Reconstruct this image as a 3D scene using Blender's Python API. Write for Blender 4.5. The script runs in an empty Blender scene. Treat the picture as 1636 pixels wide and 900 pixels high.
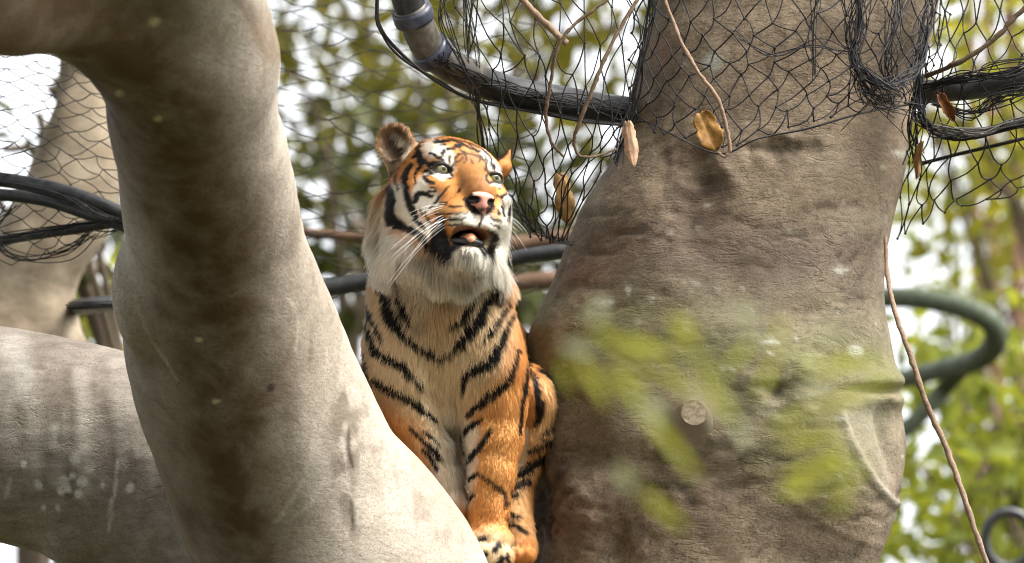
import bpy, math, random
import numpy as np

# ------------------------------------------------------------------ camera, sky, sun, exposure
sc = bpy.context.scene
PITCH = math.radians(10.0)
CAM = np.array([0.0, 0.0, 1.6])
FPX = 9100.0                       # focal length in photo pixels (200 mm on 36 mm, 1636 px wide)
D0 = 13.0                          # distance of the tiger
cam_data = bpy.data.cameras.new("camera")
cam_data.lens = FPX * 36.0 / 1636.0
cam_data.sensor_width = 36.0
cam_data.clip_start = 0.1
cam_data.clip_end = 2000.0
cam_data.dof.use_dof = True
cam_data.dof.focus_distance = 12.93
cam_data.dof.aperture_fstop = 4.3
cam = bpy.data.objects.new("camera", cam_data)
sc.collection.objects.link(cam)
cam.location = CAM
cam.rotation_euler = (math.radians(90) + PITCH, 0, 0)
sc.camera = cam

SUN_AZ = math.radians(117.0)        # clockwise from the viewing direction (+Y) towards +X
SUN_EL = math.radians(54.0)
world = bpy.data.worlds.new("World")
sc.world = world
world.use_nodes = True
wn = world.node_tree
wn.nodes.clear()
sky = wn.nodes.new("ShaderNodeTexSky")
sky.sky_type = 'NISHITA'
sky.sun_disc = False
sky.sun_elevation = SUN_EL
sky.sun_rotation = SUN_AZ
sky.air_density = 1.0
sky.dust_density = 4.0
sky.ozone_density = 1.0
hsv = wn.nodes.new("ShaderNodeHueSaturation")      # thin white overcast
hsv.inputs["Saturation"].default_value = 0.18
bg = wn.nodes.new("ShaderNodeBackground")
bg.inputs["Strength"].default_value = 0.13
wo = wn.nodes.new("ShaderNodeOutputWorld")
wn.links.new(sky.outputs[0], hsv.inputs["Color"])
wn.links.new(hsv.outputs[0], bg.inputs["Color"])
wn.links.new(bg.outputs[0], wo.inputs["Surface"])

sun_data = bpy.data.lights.new("sun", 'SUN')
sun_data.energy = 1.5
sun_data.angle = math.radians(30.0)
sun_data.color = (1.0, 0.95, 0.87)
sun = bpy.data.objects.new("sun", sun_data)
sc.collection.objects.link(sun)
sv = np.array([math.sin(SUN_AZ) * math.cos(SUN_EL), math.cos(SUN_AZ) * math.cos(SUN_EL), math.sin(SUN_EL)])
from mathutils import Vector, Matrix
sun.rotation_euler = Vector(-sv).to_track_quat('-Z', 'Y').to_euler()
sun.location = (6, 6, 20)

vs = sc.view_settings
vs.view_transform = 'Standard'
vs.look = 'None'
vs.exposure = 2.08
vs.gamma = 1.0
vs.use_curve_mapping = False
sc.render.engine = 'CYCLES'
sc.cycles.max_bounces = 8
sc.cycles.diffuse_bounces = 4
sc.cycles.transparent_max_bounces = 16
sc.cycles.use_denoising = True
sc.cycles.filter_width = 1.05
sc.cycles.caustics_reflective = False
sc.cycles.caustics_refractive = False
sc.cycles_curves.shape = 'RIBBONS'

rng = np.random.default_rng(7)
random.seed(7)

# ------------------------------------------------------------------ frames
CP, SP = math.cos(PITCH), math.sin(PITCH)

def to_world(v):
    """view frame (right, away, up) -> world"""
    v = np.asarray(v, float)
    out = np.empty_like(v)
    out[..., 0] = v[..., 0]
    out[..., 1] = v[..., 1] * CP - v[..., 2] * SP
    out[..., 2] = v[..., 1] * SP + v[..., 2] * CP
    return out + CAM

def V(px, py, D):
    return np.array([(px - 818.0) * D / FPX, D, (450.0 - py) * D / FPX])

def P(px, py, D):
    return to_world(V(px, py, D))

def PP(rows):
    return np.array([P(*r) for r in rows])

# ------------------------------------------------------------------ numeric helpers
def _hash(ix, iy, iz, seed):
    h = (ix.astype(np.int64) * 374761393 + iy.astype(np.int64) * 668265263
         + iz.astype(np.int64) * 1274126177 + seed * 974711) & 0xFFFFFFFF
    h = ((h ^ (h >> 13)) * 1274126177) & 0xFFFFFFFF
    h = ((h ^ (h >> 16)) * 2246822519) & 0xFFFFFFFF
    h = h ^ (h >> 15)
    return (h & 0xFFFFFF) / float(0xFFFFFF)

def vnoise(p, seed=0):
    """value noise in -1..1"""
    p = np.asarray(p, float)
    i = np.floor(p).astype(np.int64)
    f = p - i
    f = f * f * (3 - 2 * f)
    x, y, z = i[..., 0], i[..., 1], i[..., 2]
    fx, fy, fz = f[..., 0], f[..., 1], f[..., 2]
    r = 0
    for dx in (0, 1):
        wx = fx if dx else 1 - fx
        for dy in (0, 1):
            wy = fy if dy else 1 - fy
            for dz in (0, 1):
                wz = fz if dz else 1 - fz
                r = r + wx * wy * wz * _hash(x + dx, y + dy, z + dz, seed)
    return r * 2 - 1

def fbm(p, octaves=3, seed=0):
    r, a, s = 0, 1.0, 0
    p = np.asarray(p, float)
    for o in range(octaves):
        r = r + a * vnoise(p, seed + o * 17)
        s += a
        a *= 0.5
        p = p * 2.03 + 3.7
    return r / s

def sstep(a, b, x):
    t = np.clip((x - a) / (b - a), 0, 1)
    return t * t * (3 - 2 * t)

def catmull(pts, n):
    """n samples per span through pts (any dimension)"""
    p = np.asarray(pts, float)
    q = np.vstack([2 * p[0] - p[1], p, 2 * p[-1] - p[-2]])
    out = []
    for k in range(len(p) - 1):
        a, b, c, d = q[k], q[k + 1], q[k + 2], q[k + 3]
        for t in np.arange(n) / n:
            out.append(0.5 * (2 * b + (c - a) * t + (2 * a - 5 * b + 4 * c - d) * t * t + (3 * b - a - 3 * c + d) * t ** 3))
    out.append(p[-1])
    return np.array(out)

# ------------------------------------------------------------------ objects
COL = sc.collection

def new_mesh(name, verts, faces, mat, parent=None, smooth=True, attrs=None, origin=None):
    """verts in world coordinates; faces an (n,3) or (n,4) array or a list of arrays"""
    verts = np.asarray(verts, float)
    if isinstance(faces, np.ndarray):
        faces = [faces]
    faces = [f for f in faces if len(f)]
    if origin is None:
        origin = np.array(parent.location) if parent is not None else np.array([verts[:, 0].mean(), verts[:, 1].mean(), verts[:, 2].min()])
    origin = np.asarray(origin, float)
    me = bpy.data.meshes.new(name)
    me.vertices.add(len(verts))
    me.vertices.foreach_set("co", (verts - origin).astype(np.float32).ravel())
    nl = sum(f.size for f in faces)
    nf = sum(len(f) for f in faces)
    me.loops.add(nl)
    me.polygons.add(nf)
    me.loops.foreach_set("vertex_index", np.concatenate([f.ravel() for f in faces]).astype(np.int32))
    tot = np.concatenate([np.full(len(f), f.shape[1], np.int32) for f in faces])
    start = np.concatenate([[0], np.cumsum(tot)[:-1]]).astype(np.int32)
    me.polygons.foreach_set("loop_start", start)
    me.polygons.foreach_set("loop_total", tot)
    me.update(calc_edges=True)
    if smooth:
        me.polygons.foreach_set("use_smooth", np.ones(nf, bool))
    if attrs:
        for k, a in attrs.items():
            a = np.asarray(a, np.float32)
            if a.ndim == 1:
                at = me.attributes.new(k, 'FLOAT', 'POINT')
                at.data.foreach_set("value", a)
            else:
                at = me.attributes.new(k, 'FLOAT_COLOR', 'POINT')
                if a.shape[1] == 3:
                    a = np.hstack([a, np.ones((len(a), 1), np.float32)])
                at.data.foreach_set("color", a.ravel())
    me.validate()
    if mat is not None:
        me.materials.append(mat)
    ob = bpy.data.objects.new(name, me)
    COL.objects.link(ob)
    if parent is not None:
        ob.parent = parent
    else:
        ob.location = origin
    return ob

def thing(name, label, cat, loc, group=None):
    o = bpy.data.objects.new(name, None)
    o.empty_display_size = 0.1
    COL.objects.link(o)
    o.location = loc
    tag(o, label, cat, group)
    return o

def tag(o, label, cat, group=None):
    o["label"] = label
    o["category"] = cat
    if group:
        o["group"] = group
    return o

class Tubes:
    """collects swept tubes into one vertex / face list"""
    def __init__(s):
        s.v, s.f, s.n = [], [], 0
        s.a = []
    def add(s, pts, rad, sides=6, cap=True, attr=None):
        pts = np.asarray(pts, float)
        m = len(pts)
        rad = np.broadcast_to(np.asarray(rad, float), (m,))
        t = np.gradient(pts, axis=0)
        t /= np.linalg.norm(t, axis=1)[:, None] + 1e-12
        ref = np.array([0.31, 0.62, 0.72])
        u = np.cross(t, ref)
        bad = np.linalg.norm(u, axis=1) < 0.15
        u[bad] = np.cross(t[bad], np.array([0.9, -0.3, 0.1]))
        u /= np.linalg.norm(u, axis=1)[:, None]
        for k in range(1, m):                      # parallel transport
            w = u[k - 1] - t[k] * np.dot(u[k - 1], t[k])
            u[k] = w / (np.linalg.norm(w) + 1e-12)
        w = np.cross(t, u)
        ang = np.arange(sides) * 2 * math.pi / sides
        ring = pts[:, None] + rad[:, None, None] * (np.cos(ang)[None, :, None] * u[:, None] + np.sin(ang)[None, :, None] * w[:, None])
        s.v.append(ring.reshape(-1, 3))
        i = np.arange(m - 1)[:, None] * sides
        j = np.arange(sides)[None]
        j2 = (j + 1) % sides
        s.f.append(np.stack([i + j, i + j2, i + sides + j2, i + sides + j], -1).reshape(-1, 4) + s.n)
        if attr is not None:
            s.a.append(np.repeat(np.asarray(attr, float), sides, axis=0))
        n0 = s.n
        s.n += m * sides
        if cap:
            s.v.append(np.array([pts[0] - t[0] * rad[0] * 0.3, pts[-1] + t[-1] * rad[-1] * 0.3]))
            c0, c1 = s.n, s.n + 1
            jj = np.arange(sides)
            s.f.append(np.stack([np.full(sides, c0), n0 + (jj + 1) % sides, n0 + jj, n0 + jj], -1)[:, :3])
            e = n0 + (m - 1) * sides
            s.f.append(np.stack([np.full(sides, c1), e + jj, e + (jj + 1) % sides], -1))
            s.n += 2
            if attr is not None:
                s.a.append(np.asarray([attr[0], attr[-1]], float))
        return s
    def build(s, name, mat, parent=None, attrname=None, smooth=True):
        v = np.vstack(s.v)
        q = [f for f in s.f if f.shape[1] == 4]
        t = [f for f in s.f if f.shape[1] == 3]
        fs = ([np.vstack(q)] if q else []) + ([np.vstack(t)] if t else [])
        at = {attrname: np.vstack(s.a)} if attrname else None
        return new_mesh(name, v, fs, mat, parent, smooth, at)

# ------------------------------------------------------------------ implicit surfaces
class Field:
    def __init__(s, lo, hi, h):
        s.lo = np.asarray(lo, float)
        s.h = h
        s.n = np.ceil((np.asarray(hi, float) - s.lo) / h).astype(int) + 1
        s.F = np.full(s.n, 1e3, np.float32)
    def block(s, lo, hi):
        a = np.clip(np.floor((np.asarray(lo) - s.lo) / s.h).astype(int), 0, s.n - 1)
        b = np.clip(np.ceil((np.asarray(hi) - s.lo) / s.h).astype(int) + 1, 1, s.n)
        if np.any(b <= a):
            return None, None
        ax = [(s.lo[k] + s.h * np.arange(a[k], b[k])).astype(np.float32) for k in range(3)]
        X = np.stack(np.meshgrid(*ax, indexing='ij'), -1)
        return tuple(slice(a[k], b[k]) for k in range(3)), X
    def mix(s, sl, d, k, sub):
        A = s.F[sl]
        if sub:
            hh = np.clip(0.5 - 0.5 * (A + d) / k, 0, 1)
            s.F[sl] = A * (1 - hh) - d * hh + k * hh * (1 - hh)
        else:
            hh = np.clip(0.5 + 0.5 * (d - A) / k, 0, 1)
            s.F[sl] = d * (1 - hh) + A * hh - k * hh * (1 - hh)
    def ell(s, c, r, R=None, k=10.0, sub=False):
        """ellipsoid; rows of R are its axes"""
        c = np.asarray(c, float); r = np.asarray(r, float)
        R = np.eye(3) if R is None else np.asarray(R, float)
        ext = np.sqrt(((R * r[:, None]) ** 2).sum(0)) + 2.0 * k + 3 * s.h
        sl, X = s.block(c - ext, c + ext)
        if sl is None: return
        q = (X - c.astype(np.float32)) @ R.T.astype(np.float32)
        k0 = np.sqrt(((q / r.astype(np.float32)) ** 2).sum(-1)) + 1e-6
        k1 = np.sqrt(((q / (r * r).astype(np.float32)) ** 2).sum(-1)) + 1e-6
        s.mix(sl, k0 * (k0 - 1) / k1, k, sub)
    def cap(s, a, b, ra, rb, k=10.0, sub=False):
        a = np.asarray(a, float); b = np.asarray(b, float)
        e = max(ra, rb) + 2.0 * k + 3 * s.h
        sl, X = s.block(np.minimum(a, b) - e, np.maximum(a, b) + e)
        if sl is None: return
        ab = b - a
        t = np.clip(((X - a.astype(np.float32)) @ ab.astype(np.float32)) / (ab @ ab), 0, 1)
        c = a.astype(np.float32) + t[..., None] * ab.astype(np.float32)
        d = np.sqrt(((X - c) ** 2).sum(-1)) - (ra + (rb - ra) * t)
        s.mix(sl, d, k, sub)
    def chain(s, rows, k=10.0, sub=False, hard=False):
        """rows of x,y,z,r; hard: plain union along the chain, one soft blend into the field"""
        if hard:
            keep = s.F
            s.F = np.full(s.n, 1e3, np.float32)
            for p, q in zip(rows[:-1], rows[1:]):
                s.cap(p[:3], q[:3], p[3], q[3], 1e-4 + s.h * 0.2, False)
            new = s.F; s.F = keep
            s.mix((slice(None),) * 3, new, k, sub)
            return
        for p, q in zip(rows[:-1], rows[1:]):
            s.cap(p[:3], q[:3], p[3], q[3], k, sub)
    def mesh(s, smooth=2):
        F = s.F
        I = F < 0
        n = s.n
        # active cells
        c = np.zeros(n - 1, np.int8)
        cs = [(i, j, k) for i in (0, 1) for j in (0, 1) for k in (0, 1)]
        for (i, j, k) in cs:
            c += I[i:n[0] - 1 + i, j:n[1] - 1 + j, k:n[2] - 1 + k]
        act = (c > 0) & (c < 8)
        idx = np.argwhere(act)
        ids = np.full(n - 1, -1, np.int64)
        ids[act] = np.arange(len(idx))
        acc = np.zeros((len(idx), 3)); cnt = np.zeros(len(idx))
        for a in range(3):
            o1, o2 = [k for k in range(3) if k != a]
            for u in (0, 1):
                for w in (0, 1):
                    o = np.zeros(3, int); o[o1] = u; o[o2] = w
                    p0 = idx + o
                    p1 = p0.copy(); p1[:, a] += 1
                    f0 = F[p0[:, 0], p0[:, 1], p0[:, 2]]; f1 = F[p1[:, 0], p1[:, 1], p1[:, 2]]
                    m = (f0 < 0) != (f1 < 0)
                    t = np.where(m, f0 / np.where(f0 - f1 == 0, 1, f0 - f1), 0)
                    pos = p0.astype(float); pos[:, a] += t
                    acc[m] += pos[m]; cnt[m] += 1
        v = acc / np.maximum(cnt, 1)[:, None] * s.h + s.lo
        faces = []
        for a in range(3):
            b, d = (a + 1) % 3, (a + 2) % 3
            s0 = [slice(None)] * 3; s1 = [slice(None)] * 3
            s0[a] = slice(0, n[a] - 1); s1[a] = slice(1, n[a])
            A = I[tuple(s0)]; B = I[tuple(s1)]
            ch = A != B
            e = np.argwhere(ch)
            ok = (e[:, b] > 0) & (e[:, d] > 0) & (e[:, b] < n[b] - 1) & (e[:, d] < n[d] - 1)
            e = e[ok]
            fl = A[e[:, 0], e[:, 1], e[:, 2]]
            q = []
            for (x, y) in ((-1, -1), (0, -1), (0, 0), (-1, 0)):
                g = e.copy(); g[:, b] += x; g[:, d] += y
                q.append(ids[g[:, 0], g[:, 1], g[:, 2]])
            q = np.stack(q, -1)
            q[~fl] = q[~fl][:, ::-1]
            faces.append(q)
        f = np.vstack(faces)
        f = f[(f >= 0).all(1)]
        for _ in range(smooth):
            v = laplace(v, f, 0.5)
        return v, f

def laplace(v, f, lam):
    e = np.vstack([f[:, [0, 1]], f[:, [1, 2]], f[:, [2, 3]], f[:, [3, 0]]])
    n = len(v)
    deg = np.bincount(e[:, 0], minlength=n) + np.bincount(e[:, 1], minlength=n)
    out = np.empty_like(v)
    for k in range(3):
        sm = np.bincount(e[:, 0], v[e[:, 1], k], n) + np.bincount(e[:, 1], v[e[:, 0], k], n)
        out[:, k] = v[:, k] * (1 - lam) + lam * sm / np.maximum(deg, 1)
    return out

def subdivide(v, f):
    """split every quad into four"""
    n = len(v)
    e = np.vstack([f[:, [0, 1]], f[:, [1, 2]], f[:, [2, 3]], f[:, [3, 0]]])
    es = np.sort(e, 1)
    key = es[:, 0].astype(np.int64) * n + es[:, 1]
    uq, inv = np.unique(key, return_inverse=True)
    mid = (v[uq // n] + v[uq % n]) / 2
    cen = v[f].mean(1)
    m = len(f)
    ei = [n + inv[k * m:(k + 1) * m] for k in range(4)]
    ci = n + len(uq) + np.arange(m)
    nf = np.vstack([np.stack([f[:, k], ei[k], ci, ei[(k + 3) % 4]], 1) for k in range(4)])
    return np.vstack([v, mid, cen]), nf

def vnormals(v, f):
    fn = np.cross(v[f[:, 2]] - v[f[:, 0]], v[f[:, 3]] - v[f[:, 1]]) if f.shape[1] == 4 else np.cross(v[f[:, 1]] - v[f[:, 0]], v[f[:, 2]] - v[f[:, 0]])
    n = np.zeros_like(v)
    for c in range(f.shape[1]):
        for k in range(3):
            n[:, k] += np.bincount(f[:, c], fn[:, k], len(v))
    return n / (np.linalg.norm(n, axis=1)[:, None] + 1e-12)

# ------------------------------------------------------------------ painting helpers (photo-plane strokes on a front)
def stroke(x, y, pts, widths, soft=1.5):
    """coverage 0..1 of a polyline with varying full width"""
    pts = np.asarray(pts, float)
    w = np.broadcast_to(np.asarray(widths, float), (len(pts),)) if np.ndim(widths) == 0 else np.asarray(widths, float)
    if len(w) != len(pts):
        w = np.interp(np.linspace(0, 1, len(pts)), np.linspace(0, 1, len(w)), w)
    m = max(w) * 0.5 + soft + 1
    lo, hi = pts.min(0) - m, pts.max(0) + m
    sel = np.nonzero((x > lo[0]) & (x < hi[0]) & (y > lo[1]) & (y < hi[1]))[0]
    out = np.zeros(len(x))
    if len(sel) == 0:
        return out
    c = catmull(np.column_stack([pts, w]), 4)
    xs, ys = x[sel], y[sel]
    best = np.full(len(sel), 1e9)
    for a, b in zip(c[:-1], c[1:]):
        dx, dy = b[0] - a[0], b[1] - a[1]
        t = np.clip(((xs - a[0]) * dx + (ys - a[1]) * dy) / (dx * dx + dy * dy + 1e-9), 0, 1)
        d = np.hypot(xs - a[0] - t * dx, ys - a[1] - t * dy) - 0.5 * (a[2] + (b[2] - a[2]) * t)
        best = np.minimum(best, d)
    out[sel] = 1 - sstep(-soft * 0.5, soft, best)
    return out

def blob(x, y, cx, cy, rx, ry, ang=0.0, soft=0.5):
    c, s = math.cos(math.radians(ang)), math.sin(math.radians(ang))
    R = max(rx, ry) * (1 + soft)
    out = np.zeros(len(x))
    i = np.nonzero((np.abs(x - cx) < R) & (np.abs(y - cy) < R))[0]
    u = ((x[i] - cx) * c + (y[i] - cy) * s) / rx
    w = (-(x[i] - cx) * s + (y[i] - cy) * c) / ry
    out[i] = 1 - sstep(1 - soft, 1 + soft, np.sqrt(u * u + w * w))
    return out

def over(col, rgb, a):
    a = np.asarray(a, float)
    i = np.nonzero(a)[0]
    col[i] += (np.asarray(rgb) - col[i]) * a[i][:, None]
    return col

# ------------------------------------------------------------------ materials
class N:
    """small node-tree builder"""
    def __init__(s, name):
        s.m = bpy.data.materials.new(name)
        s.m.use_nodes = True
        s.t = s.m.node_tree
        s.t.nodes.clear()
        s.out = s.t.nodes.new("ShaderNodeOutputMaterial")
    def n(s, kind, **kw):
        x = s.t.nodes.new("ShaderNode" + kind)
        for k, v in kw.items():
            setattr(x, k, v)
        return x
    def put(s, x, sock, v):
        i = x.inputs[sock]
        if isinstance(v, bpy.types.NodeSocket):
            s.t.links.new(v, i)
        else:
            if isinstance(v, (tuple, list)) and len(v) == 3 and i.type == 'RGBA':
                v = tuple(v) + (1.0,)
            i.default_value = v
    def noise(s, scale, detail=4, rough=0.55, vec=None, dist=0.0):
        x = s.n("TexNoise")
        x.inputs["Scale"].default_value = scale
        x.inputs["Detail"].default_value = detail
        x.inputs["Roughness"].default_value = rough
        x.inputs["Distortion"].default_value = dist
        if vec is not None:
            s.t.links.new(vec, x.inputs["Vector"])
        return x.outputs["Fac"]
    def coords(s, scale=(1, 1, 1), rot=(0, 0, 0)):
        c = s.n("TexCoord")
        m = s.n("Mapping")
        m.inputs["Scale"].default_value = scale
        m.inputs["Rotation"].default_value = rot
        s.t.links.new(c.outputs["Object"], m.inputs["Vector"])
        return m.outputs[0]
    def ramp(s, fac, stops):
        r = s.n("ValToRGB")
        e = r.color_ramp.elements
        while len(e) < len(stops):
            e.new(0.5)
        for k, (p, c) in enumerate(stops):
            e[k].position = p
            e[k].color = (c, c, c, 1) if not isinstance(c, (tuple, list)) else tuple(c)[:3] + (1,)
        s.t.links.new(fac, r.inputs[0])
        return r.outputs[0]
    def mix(s, fac, a, b, mode='MIX'):
        x = s.n("MixRGB", blend_type=mode)
        s.put(x, 0, fac); s.put(x, 1, a); s.put(x, 2, b)
        return x.outputs[0]
    def math(s, op, a, b=0.0):
        x = s.n("Math", operation=op)
        s.put(x, 0, a); s.put(x, 1, b)
        return x.outputs[0]
    def attr(s, name):
        return s.n("Attribute", attribute_name=name)
    def bump(s, height, strength, dist=0.01, normal=None):
        b = s.n("Bump")
        b.inputs["Strength"].default_value = strength
        b.inputs["Distance"].default_value = dist
        s.t.links.new(height, b.inputs["Height"])
        if normal is not None:
            s.t.links.new(normal, b.inputs["Normal"])
        return b.outputs[0]
    def principled(s, color, rough=0.7, spec=0.3, normal=None, metallic=0.0, **kw):
        b = s.n("BsdfPrincipled")
        s.put(b, "Base Color", color)
        s.put(b, "Roughness", rough)
        s.put(b, "Specular IOR Level", spec)
        s.put(b, "Metallic", metallic)
        if normal is not None:
            s.put(b, "Normal", normal)
        for k, v in kw.items():
            s.put(b, k.replace("_", " "), v)
        s.t.links.new(b.outputs[0], s.out.inputs["Surface"])
        return b

def bark(name, light, mid, dark, grain=(9, 9, 70), rot=(0, 0, 0), bump=0.5, patch=0.5, pimple=0.35, mottle=0.3, streak=0.3, crack=0.3):
    m = N(name)
    co = m.coords()
    gc = m.coords(grain, rot)
    n1 = m.noise(2.2, 6, 0.6, co, 0.4)
    n2 = m.noise(9.0, 8, 0.65, co, 0.3)
    fine = m.noise(1.0, 5, 0.6, gc, 0.6)
    pores = m.noise(190.0, 4, 0.7, co)
    c = m.mix(m.ramp(n1, [(0.32, 0), (0.68, 1)]), mid, light)
    c = m.mix(m.math('MULTIPLY', m.ramp(n2, [(0.48, 0), (0.72, 1)]), patch), c, dark)
    f = m.ramp(fine, [(0.38, 0), (0.56, 1)])
    c = m.mix(m.math('MULTIPLY', m.math('SUBTRACT', 1.0, f), streak), c, dark)
    sp = m.ramp(pores, [(0.52, 0), (0.62, 1)])
    c = m.mix(m.math('MULTIPLY', sp, pimple), c, dark)
    mot = m.ramp(m.noise(26.0, 7, 0.75, co, 0.2), [(0.47, 0), (0.66, 1)])
    c = m.mix(m.math('MULTIPLY', mot, mottle), c, dark)
    spl = m.ramp(m.noise(120.0, 5, 0.75, co), [(0.57, 0), (0.66, 1)])
    c = m.mix(m.math('MULTIPLY', spl, 0.45), c, light)
    cn = m.noise(1.0, 4, 0.55, m.coords((5, 5, 17), (0.1, 0.15, 0)), 0.8)
    ck = m.ramp(m.math('ABSOLUTE', m.math('SUBTRACT', cn, 0.5)), [(0.0, 1), (0.022, 0)])
    cn2 = m.noise(1.0, 3, 0.5, m.coords((11, 11, 30), (0.0, -0.2, 0.3)), 1.2)
    ck2 = m.ramp(m.math('ABSOLUTE', m.math('SUBTRACT', cn2, 0.47)), [(0.0, 1), (0.02, 0)])
    ckm = m.ramp(m.noise(3.1, 4, 0.6, co), [(0.48, 0), (0.66, 1)])
    ck = m.math('MULTIPLY', m.math('MAXIMUM', ck, m.math('MULTIPLY', ck2, 0.7)), ckm)
    c = m.mix(m.math('MULTIPLY', ck, crack), c, dark)
    at = m.attr("tint")                                  # stains, lichen, moss, and some shade painted into the bark colour
    edge = m.math('MULTIPLY', at.outputs["Alpha"], m.math('ADD', 0.25, m.math('MULTIPLY', n2, 1.35)))
    tc = m.mix(m.math('MULTIPLY', sp, 0.3), at.outputs["Color"], dark)
    tc = m.mix(m.math('MULTIPLY', m.math('SUBTRACT', 1.0, f), 0.25), tc, dark)
    c = m.mix(m.math('MINIMUM', edge, 1.0), c, tc)
    b1 = m.bump(fine, bump, 0.006)
    b2 = m.bump(n2, bump * 0.8, 0.015, b1)
    b2 = m.bump(m.math('SUBTRACT', 1.0, ck), min(1.0, crack * 1.3), 0.004, b2)
    b3 = m.bump(pores, bump * 0.6, 0.002, b2)
    m.principled(c, 0.82, 0.22, b3)
    return m.m

def plain(name, col, rough=0.6, spec=0.3, metallic=0.0, var=0.25, scale=30.0, bump=0.2):
    m = N(name)
    co = m.coords()
    n = m.noise(scale, 5, 0.6, co)
    d = tuple(c * (1 - var) for c in col)
    l = tuple(min(1, c * (1 + var)) for c in col)
    c = m.mix(m.ramp(n, [(0.35, 0), (0.65, 1)]), d, l)
    m.principled(c, rough, spec, m.bump(n, bump, 0.003), metallic)
    return m.m

def leafmat(name, c1, c2, trans=0.35, rough=0.45):
    """two-tone leaf with light shining through; 'tone' is a per-leaf number"""
    m = N(name)
    a = m.attr("tone")
    c = m.mix(a.outputs["Fac"], c1, c2)
    c = m.mix(m.math('MULTIPLY', m.noise(40.0, 3, 0.5, m.coords()), 0.3), c, tuple(v * 0.5 for v in c1))
    b = m.n("BsdfPrincipled")
    m.put(b, "Base Color", c); m.put(b, "Roughness", rough); m.put(b, "Specular IOR Level", 0.12)
    t = m.n("BsdfTranslucent")
    m.put(t, "Color", m.mix(0.5, c, (1.6 * c2[0], 1.5 * c2[1], 0.6 * c2[2])))
    x = m.n("MixShader")
    m.put(x, 0, trans)
    m.t.links.new(b.outputs[0], x.inputs[1]); m.t.links.new(t.outputs[0], x.inputs[2])
    m.t.links.new(x.outputs[0], m.out.inputs["Surface"])
    return m.m

def leaves_mesh(name, centers, size, mat, parent, seed, aspect=0.45, fold=0.25, droop=0.4, tone=None):
    """one crown: every leaf a folded pointed blade"""
    r = np.random.default_rng(seed)
    n = len(centers)
    L = size * r.uniform(0.6, 1.3, n)
    d = r.normal(0, 1, (n, 3)); d[:, 2] -= droop
    d /= np.linalg.norm(d, axis=1)[:, None]
    up = r.normal(0, 1, (n, 3)); up[:, 2] += 0.8
    s = np.cross(d, up); s /= np.linalg.norm(s, axis=1)[:, None] + 1e-9
    nn = np.cross(s, d)
    W = L * aspect
    def at(t, w, z):
        return centers + d * (L * t)[:, None] + s * (W * w)[:, None] + nn * (W * z)[:, None]
    P_ = [at(-.5, 0, 0), at(-.15, .5, fold), at(.2, .42, fold), at(.5, 0, -.1), at(.2, -.42, fold), at(-.15, -.5, fold), at(-.15, 0, 0), at(.2, 0, 0)]
    v = np.stack(P_, 1).reshape(-1, 3)
    b = np.arange(n)[:, None] * 8
    q = np.concatenate([b + np.array([[6, 1, 2, 7]]), b + np.array([[5, 6, 7, 4]])])
    t3 = np.concatenate([b + np.array([[0, 1, 6]]), b + np.array([[0, 6, 5]]), b + np.array([[7, 2, 3]]), b + np.array([[4, 7, 3]])])
    tn_ = r.random(n) if tone is None else np.clip(tone + r.normal(0, 0.2, n), 0, 1)
    return new_mesh(name, v, [q, t3], mat, parent, attrs={"tone": np.repeat(tn_, 8)})

# ------------------------------------------------------------------ ground
gm = N("forest_floor")
gco = gm.coords()
gc = gm.mix(gm.ramp(gm.noise(1.3, 8, 0.6, gco), [(0.4, 0), (0.6, 1)]), (0.075, 0.055, 0.035), (0.045, 0.06, 0.022))
gm.principled(gc, 0.95, 0.1, gm.bump(gm.noise(12, 8, 0.7, gco), 0.6, 0.05))
gn = 60
gx, gy = np.meshgrid(np.sign(np.linspace(-1, 1, gn)) * np.abs(np.linspace(-1, 1, gn)) ** 2.2 * 700,
                     np.sign(np.linspace(-1, 1, gn)) * np.abs(np.linspace(-1, 1, gn)) ** 2.2 * 700 + 15, indexing='ij')
gz = 0.12 * vnoise(np.stack([gx * 0.35, gy * 0.35, gx * 0], -1), 3) * np.clip(1 - np.hypot(gx, gy) / 300, 0, 1) - 0.05
gi = np.arange(gn * gn).reshape(gn, gn)
gf = np.stack([gi[:-1, :-1], gi[1:, :-1], gi[1:, 1:], gi[:-1, 1:]], -1).reshape(-1, 4)
ground = new_mesh("ground", np.stack([gx, gy, gz], -1).reshape(-1, 3), gf, gm.m, origin=(0, 0, 0))
ground["kind"] = "structure"

# ------------------------------------------------------------------ pale forked tree on the left
def vrows(rows):
    """rows of photo x, photo y, distance, radius in photo px -> view-frame x,y,z,r"""
    out = []
    for (x, y, D, r) in rows:
        out.append(tuple(V(x, y, D)) + (r * D / FPX,))
    return out

def dens(rows, n=4):
    return [tuple(r) for r in catmull(np.array(rows, float), n)]

def view_px(v):
    """view-frame points -> photo pixel, distance"""
    return 818 + v[:, 0] / v[:, 1] * FPX, 450 - v[:, 2] / v[:, 1] * FPX, v[:, 1]

bark_pale = bark("pale_fig_bark", (0.47, 0.425, 0.36), (0.30, 0.255, 0.20), (0.09, 0.06, 0.035), (50, 50, 95), (0.35, 0.6, 0.3), 0.26, 0.2, 0.42, 0.2, 0.2, 0.14)
bark_log = bark("grey_fig_bark", (0.34, 0.30, 0.255), (0.225, 0.19, 0.155), (0.07, 0.052, 0.04), (12, 12, 40), (0, 1.4, 0), 0.45, 0.45, 0.45)
bark_brown = bark("brown_fig_bark", (0.275, 0.212, 0.146), (0.135, 0.100, 0.065), (0.040, 0.028, 0.018), (34, 34, 80), (0.0, 0.25, 0), 0.5, 0.6, 0.65, 0.6, 0.12, 0.38)

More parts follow.
